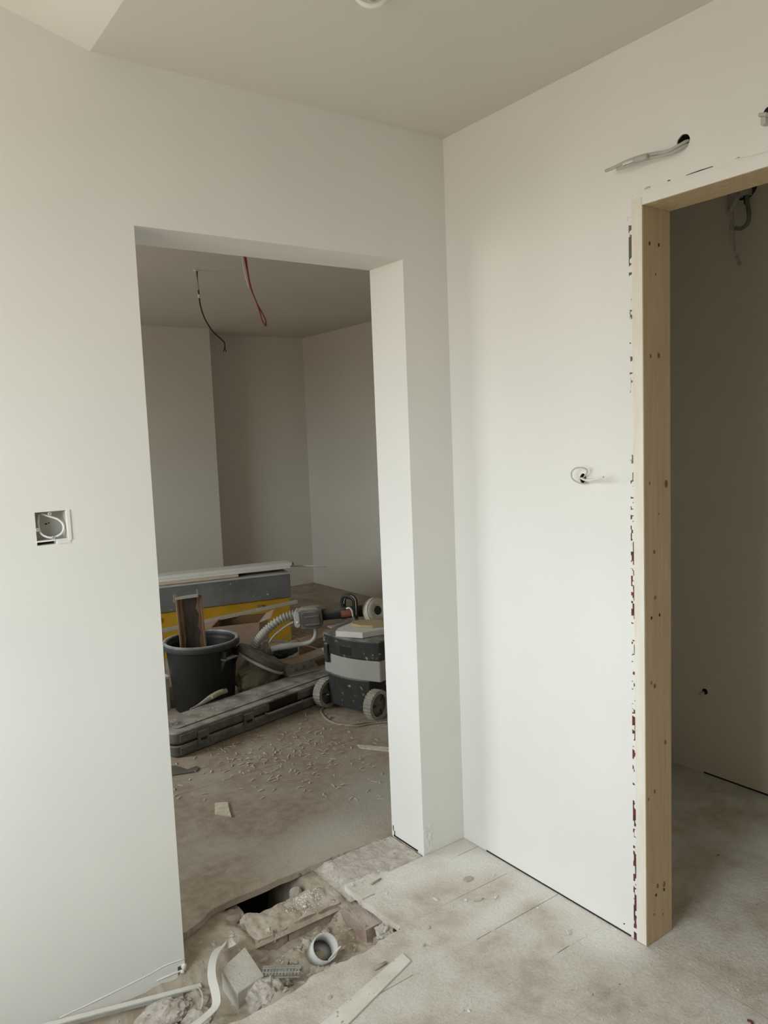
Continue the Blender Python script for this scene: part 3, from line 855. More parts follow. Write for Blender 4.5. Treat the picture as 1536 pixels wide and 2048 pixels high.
q2 = far_path((0, 4, 3, 2, 0, 3, 4, 1)); q2[0].z = -0.001
MB().tube(spline(q2, 5), 0.0036, 8).build('cable', 'cable_r', t)
q3 = [v_ + RT * -0.010 for v_ in far_path((0, 0, 0, 1, 0, 0, 0, 0))[:4]]; q3[0].z = -0.001
MB().tube(spline(q3, 5), 0.003, 8).build('cable', 'cable_w', t)
# side room: loose cables high on its back wall, cable hole low down
pc = atx(1480, 392, CX)
t = thing('cable_bundle', 'tangle of loose cables hanging high in the unlit side room', 'cable', pc)
def cl(u, v, off): return atx(u, v, CX - off) - pc
m_ = MB(); m_.lathe([(0, 0), (0.05, 0), (0.05, 0.002), (0, 0.002)], 20, Matrix.Translation((-0.001, -0.02, 0.03)) @ Matrix.Rotation(-math.pi / 2, 4, 'Y')); m_.build('hole', 'dark', t)
for pts, r_, mt in (([(1478, 372, 0), (1477, 390, .03), (1470, 405, .04), (1460, 424, .04)], 0.009, 'tube'), ([(1462, 375, 0), (1458, 395, .02), (1456, 415, .03), (1461, 425, .03)], 0.006, 'cable'),
                    ([(1497, 372, 0), (1494, 400, .03), (1497, 420, .05), (1498, 435, .05), (1494, 448, .05), (1482, 457, .05), (1471, 456, .05)], 0.008, 'sander'),
                    ([(1489, 375, 0), (1491, 395, .02), (1491, 408, .02)], 0.006, 'cable_k'), ([(1465, 438, .04), (1463, 452, .04), (1461, 463, .04)], 0.005, 'cable'),
                    ([(1466, 425, .03), (1468, 450, .04), (1468, 478, .04), (1470, 505, .04)], 0.0035, 'cable'), ([(1472, 512, .04), (1477, 522, .04), (1481, 530, .04)], 0.008, 'tube')):
    MB().tube(spline([cl(*p) for p in pts], 6), r_, 8).build('cable', mt, t)
m_ = MB(); m_.box(-0.03, -0.002, -0.05, 0.03, -0.01, 0.02); m_.build('mounting_plate', 'boxgrey', t, bevel=0.002)
ph = atx(1410, 1383, CX)
t = thing('cable_hole', 'small dark cable hole low in the back wall of the side room', 'hole', (CX, ph.y, ph.z))
m_ = MB(); m_.lathe([(0, 0), (0.013, 0), (0.012, 0.0015), (0, 0.0015)], 18, Matrix.Translation((-0.0005, 0, 0)) @ Matrix.Rotation(-math.pi / 2, 4, 'Y')); m_.build('hole', 'dark', t)
m_ = MB(); m_.tube([(-0.001, 0.006, -0.005), (-0.012, 0.010, -0.010), (-0.016, 0.016, -0.013)], 0.007, 8); m_.build('conduit_end', 'boxgrey', t)
# gap line at the foot of that wall
m_ = MB(); m_.box(CX - 0.002, CX + 0.0, -2.0, -0.262, 0.0, 0.006); m_.build('floor_gap', 'dark', bpy.data.objects['wall_closet_back'])
m_ = MB(); m_.box(-0.0012, 0.0, -0.735, -0.12, 0.0, 0.0045); m_.build('floor_gap', 'dark', wall_right)

# ------------------------------------------------------------------ floor dust: fills parts of the joints, grit
def fill_joint(y, x0, x1, seed):
    m_ = MB()
    r = random.Random(seed)
    x = x0
    while x < x1:
        L = r.uniform(0.012, 0.05)
        m_.box(x, min(x + L, x1), y - r.uniform(0.002, 0.004), y + r.uniform(0.002, 0.004), -0.004, 0.0006)
        x += L * r.uniform(0.95, 1.0)
    o = m_.build('joint_dust', 'floor', floor); o['kind'] = 'stuff'
fill_joint(ys[2], -0.49, -0.335, 1); fill_joint(ys[2], -0.045, -0.004, 2)
fill_joint(ys[3], -0.60, -0.36, 3); fill_joint(ys[3], -2.9, -0.76, 4); fill_joint(ys[3], -0.30, -0.285, 8)
fill_joint(ys[1], -0.46, -0.10, 5)
for k, y in enumerate(ys[4:-1]):
    fill_joint(y, -2.9, -0.005 if k else -0.22, 20 + k)
    if k == 0: fill_joint(y, -0.17, -0.005, 40)
def grit(name, material, pts, seed, parent, label, smin, smax):
    m_ = MB(); r = random.Random(seed)
    for (x, y, z) in pts:
        s_ = r.uniform(smin, smax) * (1.6 if r.random() < 0.08 else 1)
        a = r.uniform(0, 6.28); e = r.uniform(0.5, 1.0)
        c, n_ = math.cos(a), math.sin(a)
        vs_ = [(x + s_ * c, y + s_ * n_, z), (x - s_ * n_ * e, y + s_ * c * e, z), (x - s_ * c, y - s_ * n_, z), (x + s_ * n_ * e, y - s_ * c * e, z), (x + r.uniform(-.3, .3) * s_, y + r.uniform(-.3, .3) * s_, z + s_ * r.uniform(0.5, 0.9))]
        m_.add(vs_, [(0, 1, 4), (1, 2, 4), (2, 3, 4), (3, 0, 4), (3, 2, 1, 0)])
    o = m_.build(name, material, parent, label=label); o['kind'] = 'stuff'
    return o
r = random.Random(31)
pts = []
while len(pts) < 2600:
    x, y = r.uniform(-0.95, 0.10), r.uniform(-1.15, -0.02)
    if y > -0.30 and x < -0.45: continue
    d = noise.noise(Vector((x * 4, y * 4, 7))) + 0.15 + (0.25 if y < -0.75 else 0)
    if r.random() < d * 1.4: pts.append((x, y, -0.0004))
grit('floor_grit', 'floor', pts, 5, floor, 'fine gritty dust scattered over the near floor', 0.0010, 0.0032)

# ------------------------------------------------------------------ the broken-out hole
def sst(a, b, x):
    t_ = max(0.0, min(1.0, (x - a) / (b - a))); return t_ * t_ * (3 - 2 * t_)
def bedz(x, y):
    z = -0.080 + 0.012 * noise.noise(Vector((x * 6, y * 6, 3)))
    z += 0.062 * sst(-0.80, -0.90, x) * sst(-0.06, 0.03, y)                 # high dusty shelf back left
    z += 0.045 * sst(-0.18, -0.26, y) * sst(-0.98, -0.90, x)                # rubble heaped against the front board
    z += 0.05 * sst(-0.07, 0.0, y) * sst(-0.60, -0.55, x)                   # fill between footing and sleeper
    z += 0.045 * sst(0.10, 0.15, y) * sst(-0.62, -0.57, x)
    z -= 0.18 * sst(0.135, 0.165, y) * sst(-0.80, -0.76, x) * sst(-0.60, -0.63, x)   # void under the far floor
    if y > 0.14 and x <= -0.82: z = max(z, -0.035 + 0.01 * noise.noise(Vector((x * 20, y * 20, 0))))
    n_ = noise.fractal(Vector((x * 13, y * 13, 1.3)), 0.9, 2.1, 6) * 0.014
    n_ += noise.noise(Vector((x * 45, y * 45, 4))) * 0.005
    return min(z + n_, -0.024)
def field(name, x0, x1, y0, y1, st, fz, material, parent=None):
    nx, ny = int((x1 - x0) / st), int((y1 - y0) / st)
    vs_ = [(x0 + (x1 - x0) * i / nx, y0 + (y1 - y0) * j / ny, fz(x0 + (x1 - x0) * i / nx, y0 + (y1 - y0) * j / ny)) for j in range(ny + 1) for i in range(nx + 1)]
    fs_ = [(j * (nx + 1) + i, j * (nx + 1) + i + 1, (j + 1) * (nx + 1) + i + 1, (j + 1) * (nx + 1) + i) for j in range(ny) for i in range(nx)]
    m_ = MB(); m_.add(vs_, fs_, True)
    return m_.build(name, material, parent)
bed = field('rubble_bed', -1.72, -0.44, -0.36, 0.40, 0.008, bedz, 'earth', floor)
bed['kind'] = 'stuff'; bed['label'] = 'dusty earth and crumbled rubble at the bottom of the floor hole'
# broken threshold between hole and right jamb: crumbled mortar at floor level
def thz(x, y):
    e = min(sst(-0.53, -0.48, x + 0.045 * noise.noise(Vector((y * 18, 4, 0))) - 0.01), sst(-0.192, -0.20, x), sst(0.215, 0.19, y), sst(-0.03, 0.012, y + 0.02 * noise.noise(Vector((x * 25, 0, 0)))))
    n_ = noise.fractal(Vector((x * 22, y * 22, 9)), 0.9, 2.1, 6) * 0.0045 + 0.0012
    return -0.022 + e * (0.021 + n_)
th = field('broken_mortar', -0.53, -0.192, -0.035, 0.215, 0.0045, thz, 'mortar', floor)
th['kind'] = 'stuff'; th['label'] = 'crumbled pinkish mortar in the doorway threshold by the right jamb'
# old brick footing under the wall line, dust on top
def rough_box(name, x0, x1, y0, y1, z0, z1, material, parent, seed, amp=0.006, sub=5, rnd=0.0):
    bm = bmesh.new()
    bmesh.ops.create_cube(bm, size=1)
    bmesh.ops.subdivide_edges(bm, edges=bm.edges[:], cuts=sub, use_grid_fill=True)
    for v in bm.verts:
        c = v.co.copy()
        if rnd:
            q_ = Vector((c.x, c.y, c.z)); ln = max(abs(q_.x), abs(q_.y), abs(q_.z))
            sp_ = q_.normalized() * ln * 1.15
            c = c.lerp(sp_, rnd)
        p_ = Vector((x0 + (c.x + .5) * (x1 - x0), y0 + (c.y + .5) * (y1 - y0), z0 + (c.z + .5) * (z1 - z0)))
        d = Vector((noise.noise(p_ * 25 + Vector((seed, 0, 0))), noise.noise(p_ * 25 + Vector((0, seed, 3))), noise.noise(p_ * 25 + Vector((5, 0, seed)))))
        v.co = p_ + d * amp
    me = bpy.data.meshes.new(name); bm.to_mesh(me); bm.free()
    me.materials.append(M[material])
    o = bpy.data.objects.new(name, me); COL.objects.link(o)
    if parent is not None: o.parent = parent
    return o
t = thing('brick_footing', 'low dust-covered row of old bricks crossing the floor hole', 'bricks', (-0.69, 0.06, -0.10))
fo = Vector((-0.69, 0.06, -0.10))
for k, (a, b) in enumerate(((-0.165, -0.058), (-0.055, 0.052), (0.055, 0.140))):
    rough_box('brick', a, b, -0.062, 0.066, -0.03, 0.066 + 0.003 * k, 'brick', t, k + 2, 0.007, 6, 0.10)
def capz(x, y):
    e = min(sst(-0.175, -0.13, x), sst(0.152, 0.12, x), sst(-0.073, -0.045, y), sst(0.078, 0.05, y))
    return 0.052 + e * (0.022 + 0.012 * noise.fractal(Vector((x * 18, y * 18, 2)), 0.9, 2.1, 5))
o = field('dust_cover', -0.175, 0.152, -0.073, 0.078, 0.006, capz, 'earth', t); o['kind'] = 'stuff'
def powz(x, y):
    d = math.hypot((x - 0.07) / 0.05, (y - 0.025) / 0.045)
    return 0.058 + 0.012 * max(0, 1 - d * d) + 0.010 * noise.fractal(Vector((x * 60, y * 60, 2)), 0.9, 2.1, 4) * max(0, 1 - d) + 0.010 * noise.fractal(Vector((x * 18, y * 18, 2)), 0.9, 2.1, 5)
o = field('powder_heap', 0.015, 0.125, -0.03, 0.08, 0.005, powz, 'powder', t); o['label'] = 'heap of white powder on the footing'; o['kind'] = 'stuff'
gr = random.Random(3)
pts = []
while len(pts) < 520:
    x, y = gr.gauss(0.055, 0.036), gr.gauss(0.018, 0.028)
    if -0.16 < x < 0.14 and -0.06 < y < 0.065: pts.append((x, y, max(capz(x, y), powz(x, y) if 0.015 < x < 0.125 and -0.03 < y < 0.08 else 0) - 0.001))
grit('powder_crumbs', 'powder', pts, 4, t, 'white plaster crumbs spilt over the footing', 0.0014, 0.0042)
# sleeper beside the cut boards
t = thing('timber_sleeper', 'short dust-topped timber sleeper along the cut board ends in the hole', 'timber', (-0.535, -0.07, -0.12))
rough_box('timber', -0.028, 0.045, -0.10, 0.11, -0.01, 0.085, 'brick', t, 21, 0.004, 6, 0.04)
rough_box('broken_end', -0.012, 0.030, -0.165, -0.115, -0.01, 0.062, 'brick', t, 25, 0.005, 5, 0.08)
def slz(x, y): return 0.083 + 0.006 * noise.fractal(Vector((x * 40, y * 40, 5)), 0.9, 2.1, 4) - 0.01 * sst(-0.02, -0.028, x)
o = field('dust_cover', -0.027, 0.020, -0.085, 0.105, 0.005, slz, 'earth', t); o['kind'] = 'stuff'
# pvc pipe stub with a stick
rimc = atz(651, 1894, -0.012)
cdir = (CAM_POS - rimc).normalized()
pax = (cdir * 0.80 + RT * 0.27 + Vector((0, 0, 0.30))).normalized()
pp = rimc - pax * 0.085
t = thing('pipe_stub', 'short open white plastic pipe stub leaning in the floor hole', 'pipe', pp)
px_ = RT - pax * RT.dot(pax); px_.normalize(); py_ = pax.cross(px_)
tilt = Matrix(((px_.x, py_.x, pax.x, 0), (px_.y, py_.y, pax.y, 0), (px_.z, py_.z, pax.z, 0), (0, 0, 0, 1)))
m_ = MB(); m_.lathe([(0.0385, 0), (0.0400, 0.085), (0.0365, 0.085), (0.0345, 0.004)], 40, tilt, closed=True); m_.build('pipe', 'pvc', t)
m_ = MB(); m_.lathe([(0, 0.012), (0.0350, 0.018), (0, 0.024)], 24, tilt); m_.build('bottom', 'pvc', t)
q_ = tilt @ Vector((-0.008, -0.012, 0.03))
blob('dirt', 'earth', t, q_.x, q_.y, q_.z, 0.018, 0.018, 0.014, 0.4, 2.5, 3, 3)
a, b = atz(657, 1920, -0.05), atz(681, 1893, 0.005)
m_ = MB(); m_.tube([a, b], 0.0024, 8); o = m_.build('white_stick', 'chip_white'); tag(o, 'thin white stick poking out beside the pipe stub', 'stick')
# aerated block, tilted
t0 = [atz(442, 1937, -0.012), atz(490, 1893, -0.020), atz(528, 1950, -0.030), atz(475, 1986, -0.022)]
ctr = sum(t0, Vector()) / 4
dn = [Vector((0.006, 0.016, -0.125))] * 4
m_ = MB(); m_.add([p - ctr for p in t0] + [p + d - ctr for p, d in zip(t0, dn)], [(0, 1, 2, 3), (7, 6, 5, 4), (0, 4, 5, 1), (1, 5, 6, 2), (2, 6, 7, 3), (3, 7, 4, 0)])
o = m_.build('concrete_block', 'block', bevel=0.003); o.location = ctr
tag(o, 'pale aerated concrete block tipped into the floor hole', 'block')
# curly white strip
cpt = [atz(468, 1882, 0.005), atz(437, 1898, 0.012), atz(425, 1925, 0.016), atz(424, 1955, 0.012), atz(431, 1985, 0.004), atz(432, 2010, -0.004), atz(415, 2030, -0.008), atz(388, 2052, -0.006), atz(372, 2068, -0.01)]
wd = []
for k in range((len(cpt) - 1) * 6 + 1):
    f = k / ((len(cpt) - 1) * 6)
    wd.append(RT * math.cos(0.55 - 0.5 * f) + Vector((0, 0, 1)) * 0.35 * math.sin(3.5 * f) + Vector((-0.3, -0.6, 0)) * (0.9 * sst(0.62, 0.9, f)) + Vector((0.2, 0.9, 0)) * 0.9 * sst(0.2, 0.0, f))
sp_ = spline(cpt, 6)
c0 = cpt[3].copy()
o = MB().ribbon([p - c0 for p in sp_], wd, 0.024, 0.0022).build('curled_strip', 'white_strip'); o.location = c0
tag(o, 'wavy white plastic strip standing in the hole beside the pale block', 'strip')
# perforated metal bead
a, b = atz(524, 1943, -0.035), atz(601, 1941, -0.035)
dx = (b - a); Lb = dx.length; ang = math.atan2(dx.y, dx.x)
t = thing('perforated_bead', 'perforated metal plaster bead lying among the rubble', 'bead', a, ang)
m_ = MB()
for row, (yy, zz) in enumerate(((0.016, 0.004), (0.004, 0.007), (-0.010, 0.004), (-0.020, -0.004))):
    m_.box(0, Lb, yy - 0.0022, yy + 0.0022, zz - 0.0012, zz + 0.0008)
m_.build('rail', 'lath', t)
m_ = MB()
for k in range(12):
    x = Lb * (k + 0.5) / 12
    m_.box(x - 0.0022, x + 0.0022, -0.020, 0.016, 0.0016, 0.0040)
m_.build('web', 'lath', t)
# trim strip at the foot of the left wall with cable-tie
a, b = aty(70, 2057, -0.022), aty(402, 1971, -0.035)
c0 = (a + b) / 2
t = thing('trim_strip', 'splintered white trim strip lying along the foot of the left wall', 'strip', c0)
m_ = MB()
pts_ = [a.lerp(b, k / 24) - c0 + Vector((0, 0, 0.0015 * noise.noise(Vector((k * 0.8, 2, 0))))) for k in range(25)]
m_.ribbon(pts_, [Vector((0, 1, 0.25))] * 25, [0.013 + 0.003 * noise.noise(Vector((k, 5, 1))) for k in range(25)], 0.006)
m_.build('strip', 'white_strip', t)
m_ = MB(); m_.ribbon([p + Vector((0.0, -0.005, -0.006)) for p in pts_[:-3]], [Vector((0, 0.15, 1))] * 22, 0.012, 0.003); m_.build('lower_edge', 'lath', t)
MB().tube(spline([aty(396, 1974, -0.04) - c0, atz(403, 1985, -0.05) - c0, atz(405, 2003, -0.06) - c0, atz(400, 2022, -0.07) - c0], 6), 0.0013, 6).build('tie_wire', 'cable_w', t)
MB().tube(spline([aty(309, 1998, -0.02) - c0, aty(311, 1993, -0.025) - c0, aty(317, 1991, -0.028) - c0], 4), 0.0012, 6).build('tie_wire', 'cable_w', t)
# big lumps
def lump(u, v, z, rx, ry, rz_, material, label, seed, amp=0.35, cat='rubble', group=None):
    p = atz(u, v, z)
    o = blob('rubble_lump', material, None, 0, 0, 0, rx, ry, rz_, amp, 2.2, seed, 4, None, False)
    o.location = p
    return tag(o, label, cat, group)
lump(530, 1996, -0.075, 0.052, 0.055, 0.048, 'mortar', 'big rough mortar lump in front of the pale block', 5)
lump(555, 1966, -0.075, 0.045, 0.04, 0.030, 'mortar', 'rough mortar lump under the front board edge', 6)
lump(325, 2036, -0.085, 0.085, 0.050, 0.042, 'mortar', 'large rough masonry lump under the trim strip', 9)
lump(398, 2046, -0.10, 0.045, 0.045, 0.032, 'chunk', 'rubble lump beside the foot of the wavy strip', 12)
lump(500, 1840, -0.040, 0.034, 0.028, 0.016, 'chunk', 'flat round plaster piece at the edge of the dark gap', 15, 0.16)
lump(591, 1787, -0.044, 0.022, 0.020, 0.022, 'chunk', 'round stone at the right end of the dark gap under the far floor', 17, 0.14)
lump(640, 1948, -0.095, 0.045, 0.035, 0.022, 'mortar', 'mortar lump against the board edge beside the pipe stub', 19)
lump(772, 1862, -0.045, 0.032, 0.028, 0.024, 'chunk', 'broken mortar piece in the right corner of the hole', 23)
lump(405, 2005, -0.10, 0.05, 0.05, 0.03, 'earth', 'dark clod between wall end and wavy strip', 27)
m_ = MB(); a, b = atz(440, 1850, -0.045), atz(478, 1838, -0.045); m_.tube([a, a.lerp(b, .5), b], [0.016, 0.019, 0.017], 14); o = m_.build('clay_pipe_piece', 'brick')
tag(o, 'brownish curved pipe fragment below the far floor edge', 'pipe fragment')
t = thing('plaster_shard', 'upright jagged plaster shard left of the brick row in the hole', 'shard', atz(540, 1885, -0.06))
m_ = MB(); m_.prism([(-0.02, 0), (0.018, 0.0), (0.022, 0.022), (0.012, 0.038), (0.004, 0.022), (-0.004, 0.044), (-0.016, 0.036)], -0.004, 0.004, Matrix.Rotation(math.radians(-38), 4, 'Z') @ Matrix.Rotation(math.radians(62), 4, 'X'))
m_.build('shard', 'chunk', t, bevel=0.001)
m_ = MB(); m_.prism([(-0.006, 0), (0.010, 0.0), (0.008, 0.03), (-0.002, 0.04)], -0.006, 0.003, Matrix.Translation((0.012, -0.008, 0)) @ Matrix.Rotation(math.radians(10), 4, 'Z') @ Matrix.Rotation(math.radians(80), 4, 'X'))
m_.build('splinter', 'brick', t)
# small rubble: individual fragments, shared meshes
shapes = [chunk_mesh('rubble_fragment', 100 + k, 0.013 * (0.7 + 0.1 * (k % 4)), 0.009, 0.011 * (0.6 + 0.1 * (k % 3)), ('chunk', 'earth', 'brick', 'mortar')[k % 4], 12) for k in range(10)]
r = random.Random(77)
zones = [(-0.86, -0.62, -0.16, -0.02, 46), (-0.92, -0.78, -0.12, 0.0, 22), (-0.66, -0.56, -0.16, 0.0, 18), (-0.95, -0.70, -0.26, -0.16, 22), (-1.30, -1.03, -0.24, -0.03, 22), (-1.02, -0.86, 0.02, 0.12, 8)]
for x0, x1, y0, y1, n_ in zones:
    for _ in range(n_):
        x, y = r.uniform(x0, x1), r.uniform(y0, y1)
        if math.hypot(x - pp.x, y - pp.y) < 0.05: continue
        o = bpy.data.objects.new('rubble_fragment', r.choice(shapes)); COL.objects.link(o)
        s_ = r.uniform(0.6, 1.35) * (1.7 if r.random() < 0.15 else 1)
        o.scale = (s_, s_, s_); o.location = (x, y, bedz(x, y) - 0.003); o.rotation_euler = (r.uniform(-.4, .4), r.uniform(-.4, .4), r.uniform(0, 6.28))
        tag(o, 'small broken plaster or brick fragment in the floor hole', 'rubble', 'small rubble fragments in the hole')
pts = []
while len(pts) < 900:
    x, y = r.uniform(-1.35, -0.55), r.uniform(-0.28, 0.12)
    pts.append((x, y, bedz(x, y) - 0.001))
grit('rubble_crumbs', 'chunk', pts, 8, floor, 'fine plaster crumbs strewn over the bottom of the hole', 0.0015, 0.0045)
pts = []
while len(pts) < 420:
    x, y = r.uniform(-0.52, -0.21), r.uniform(-0.03, 0.20)
    pts.append((x, y, thz(x, y) - 0.001))
grit('threshold_crumbs', 'mortar', pts, 9, floor, 'mortar crumbs strewn over the doorway threshold', 0.0015, 0.005)

# ------------------------------------------------------------------ things lying on the near floor
a = [atz(805, 1909), atz(822, 1925), atz(700, 2048), atz(560, 2190), atz(520, 2165), atz(645, 2048)]
c0 = atz(735, 1985)
o = MB().prism([(p.x - c0.x, p.y - c0.y) for p in a], 0.0005, 0.006).build('offcut_strip', 'pine_white', bevel=0.0008); o.location = (c0.x, c0.y, 0)
M['strip_dust'] = mat('dusty_white_offcut', (0.80, 0.77, 0.70), 0.85, 0, 14, base2=(0.71, 0.67, 0.59), bump=0.15, bscale=60, fcol=(0.40, 0.33, 0.26), fscale=45, famt=0.36)
o.data.materials[0] = M['strip_dust']
tag(o, 'long pale board offcut lying flat on the near floor', 'offcut')
def chip(name, u, v, rx, ry, h_, material, label, seed, rz=0.0, cat='chip', group=None, z=0.0):
    me = chunk_mesh(name, seed, rx, ry, h_, material, 16)
    o = bpy.data.objects.new(name, me); COL.objects.link(o)
    p = atz(u, v, z); o.location = (p.x, p.y, z); o.rotation_euler = (0, 0, rz)
    return tag(o, label, cat, group)
t = thing('plaster_disc', 'flat pinkish round plaster flake on the floor near the room corner', 'flake', atz(936, 1759))
MB().prism([(0.021 * math.cos(k / 14 * 6.283) * (1 + 0.12 * math.sin(k * 2.3)), 0.015 * math.sin(k / 14 * 6.283)) for k in range(14)], 0, 0.004, taper=0.85).build('flake', 'chip_pink', t)
chip('plaster_chip', 871, 1800, 0.013, 0.006, 0.008, 'chip_white', 'narrow white plaster chip on the floor right of the hole', 2, 2.0)
chip('plaster_chip', 706, 1772, 0.013, 0.006, 0.009, 'chip_white', 'white plaster chip at the back corner of the cut boards', 3, 0.6)
chip('plaster_chip', 988, 1751, 0.008, 0.005, 0.007, 'chip_white', 'small white chip by the first floor joint near the right wall', 4, 0.4)
chip('plaster_chip', 992, 1796, 0.012, 0.009, 0.006, 'chip_white', 'pale flat chip between the two floor joints', 5, 0.2)
chip('plaster_chip', 932, 1801, 0.010, 0.007, 0.005, 'chip_white', 'thin chip beside the long flat flake between the floor joints', 6, 0.1)
chip('plaster_chip', 958, 1800, 0.026, 0.008, 0.004, 'chunk', 'long thin plaster flake between the floor joints', 7, -0.35)
chip('plaster_chip', 1137, 1866, 0.014, 0.012, 0.008, 'chip_white', 'rounded plaster lump on the floor before the right wall', 8, 0.7)
chip('plaster_chip', 905, 1812, 0.006, 0.005, 0.006, 'chip_white', 'tiny white chip touching the first floor joint', 9, 0.7)
chip('plaster_chip', 773, 1788, 0.007, 0.005, 0.005, 'chip_white', 'tiny chip on the cut board right of the sleeper', 10, 0.7)
chip('plaster_chip', 848, 1892, 0.008, 0.005, 0.008, 'chunk', 'small brownish crumb above the end of the board offcut', 11, 0.7)
chip('plaster_chip', 858, 1856, 0.009, 0.007, 0.006, 'chunk', 'small grey crumb on the board right of the hole corner', 12, 0.3)
chip('plaster_chip', 1075, 1817, 0.005, 0.005, 0.005, 'chip_white', 'tiny white speck near the end of the second floor joint', 13, 0.7)
chip('plaster_chip', 938, 2023, 0.007, 0.006, 0.006, 'chip_white', 'small white crumb near the bottom edge of the photo', 14, 0.7)
chip('plaster_chip', 660, 1996, 0.008, 0.006, 0.006, 'chunk', 'small crumb on the board left of the long offcut', 15, 0.7)
chip('plaster_chip', 1184, 1990, 0.006, 0.005, 0.006, 'chunk', 'grey pebble on the gritty floor right of centre', 16, 0.7)
chip('plaster_chip', 1396, 1888, 0.004, 0.004, 0.004, 'chip_white', 'pale pebble on the floor of the side opening', 17, 0.2)
m_ = MB(); a, b = atz(748, 1938, 0.005), atz(772, 1925, 0.005); m_.tube([a, b], [0.0055, 0.0045], 8); o = m_.build('wooden_peg', 'brownwood'); o.data.materials[0] = M['plank']
tag(o, 'short dusty wooden peg beside the long offcut', 'peg')
m_ = MB(); a, b = atz(742, 1768, 0.004), atz(762, 1757, 0.004); m_.tube([a, b], [0.004, 0.003], 6); tag(m_.build('wood_splinter', 'plank'), 'dark wood splinter at the edge of the threshold mortar', 'splinter')
m_ = MB(); m_.tube(spline([atz(1495, 2040, 0.003), atz(1502, 2043, 0.004), atz(1507, 2052, 0.003)], 4), 0.003, 6); tag(m_.build('red_scrap', 'redfill'), 'small dark red scrap at the bottom right edge of the photo', 'scrap')
chip('red_scrap', 1513, 1810, 0.010, 0.003, 0.003, 'chip_pink', 'thin reddish scrap on the lit floor of the side opening', 18, 0.0, 'scrap')
chip('plaster_chip', 1413, 1828, 0.006, 0.003, 0.003, 'chip_white', 'thin white scrap on the floor just inside the side opening', 19, 0.0)
chip('red_scrap', 1436, 1711, 0.008, 0.003, 0.003, 'redfill', 'dark red scrap on the shaded floor of the side room', 20, 0.0, 'scrap')
chip('plaster_chip', 891, 1690, 0.010, 0.007, 0.010, 'chip_white', 'white crumb at the foot of the wall stub right of the doorway', 21, 0.0)

# ------------------------------------------------------------------ far room floor litter
t = thing('wood_offcut', 'small square wooden offcut on the far room floor', 'offcut', atz(446, 1623), 0.0)
c0 = atz(446, 1623)
MB().prism([((p - c0).x, (p - c0).y) for p in (atz(430, 1609), atz(456, 1607), atz(459, 1623), atz(463, 1635), atz(430, 1629))], 0.0, 0.008).build('offcut', 'shaving', t, bevel=0.001)
c0 = atz(370, 1546)
o = MB().prism([((p - c0).x, (p - c0).y) for p in (atz(340, 1534), atz(352, 1533), atz(375, 1541), atz(394, 1534), atz(399, 1538), atz(392, 1545), atz(340, 1553))], 0.0, 0.006).build('dark_scrap_sheet', 'sheet'); o.location = c0
tag(o, 'dark crumpled scrap sheet on the floor in front of the long case', 'scrap')
c0 = atz(745, 1496)
o = MB().prism([((p - c0).x, (p - c0).y) for p in (atz(715, 1491), atz(720, 1497), atz(800, 1506), atz(800, 1498))], 0.0, 0.005).build('thin_batten', 'shaving'); o.location = c0
tag(o, 'thin flat batten on the far floor by the right jamb', 'batten')
m_ = MB(); m_.lathe([(0, 0), (0.008, 0), (0.007, 0.006), (0, 0.006)], 7); o = m_.build('dark_scrap', 'sheet'); p = atz(600, 1752); o.location = (p.x, p.y, 0); tag(o, 'small dark scrap near the far edge of the hole', 'scrap')
# wood shavings
m_ = MB(); r = random.Random(5)
n_ = 0
while n_ < 290:
    u, v = r.uniform(335, 775), r.uniform(1425, 1600)
    c_ = math.exp(-(((u - 560) / 130) ** 2 + ((v - 1500) / 50) ** 2)) + 0.15
    if r.random() > c_: continue
    p = atz(u, v, 0.001)
    if p.y < 0.25 or (p.y > 1.40 + 0.21 * (p.x + 0.55)): continue
    a = r.uniform(0, 6.28); L = r.uniform(0.010, 0.034); w_ = r.uniform(0.001, 0.0028); hh = r.uniform(0.001, 0.006)
    d = Vector((math.cos(a), math.sin(a), 0)); e_ = Vector((-d.y, d.x, 0)) * w_
    q_ = [p - d * L * 0.5, p + Vector((0, 0, hh)), p + d * L * 0.5]
    vs_ = []
    for k in q_: vs_ += [k - e_, k + e_, k + e_ + Vector((0, 0, 0.0015)), k - e_ + Vector((0, 0, 0.0015))]
    m_.add(vs_, [(0, 1, 2, 3), (0, 4, 5, 1), (1, 5, 6, 2), (2, 6, 7, 3), (3, 7, 4, 0), (4, 8, 9, 5), (5, 9, 10, 6), (6, 10, 11, 7), (7, 11, 8, 4), (11, 10, 9, 8)])
    n_ += 1
tag(m_.build('wood_shavings', 'shaving'), 'pale wood shavings scattered over the far room floor', 'shavings', kind='stuff')

# ------------------------------------------------------------------ long tool case
ANG = math.radians(12.2)
t = thing('tool_case', 'long dusty dark grey plastic tool case lying on the far floor', 'case', (-0.570, 1.412, 0), ANG)
CL, CW = 1.235, 0.245
out = rrect(0, CL, 0, CW, 0.045)
inn = rrect(0.008, CL - 0.008, 0.008, CW - 0.008, 0.04)
m_ = MB(); m_.prism(out, 0.004, 0.056); m_.build('lower_shell', 'case', t, bevel=0.008, bseg=3)
m_ = MB(); m_.prism(inn, 0.056, 0.066); m_.build('seam', 'black', t)
lid = MB(); lid.prism(out, 0.066, 0.122); lid = lid.build('lid', 'case', t, bevel=0.010, bseg=3)
m_ = MB(); m_.prism(rrect(0.05, CL - 0.05, 0.052, CW - 0.030, 0.02), 0.121, 0.1275); m_.build('raised_panel', 'case', lid, bevel=0.003)
m_ = MB(); m_.prism(rrect(0.62, 0.85, 0.085, CW - 0.05, 0.004), 0.1275, 0.1295); m_.build('label_plate', 'sander', lid, bevel=0.001)
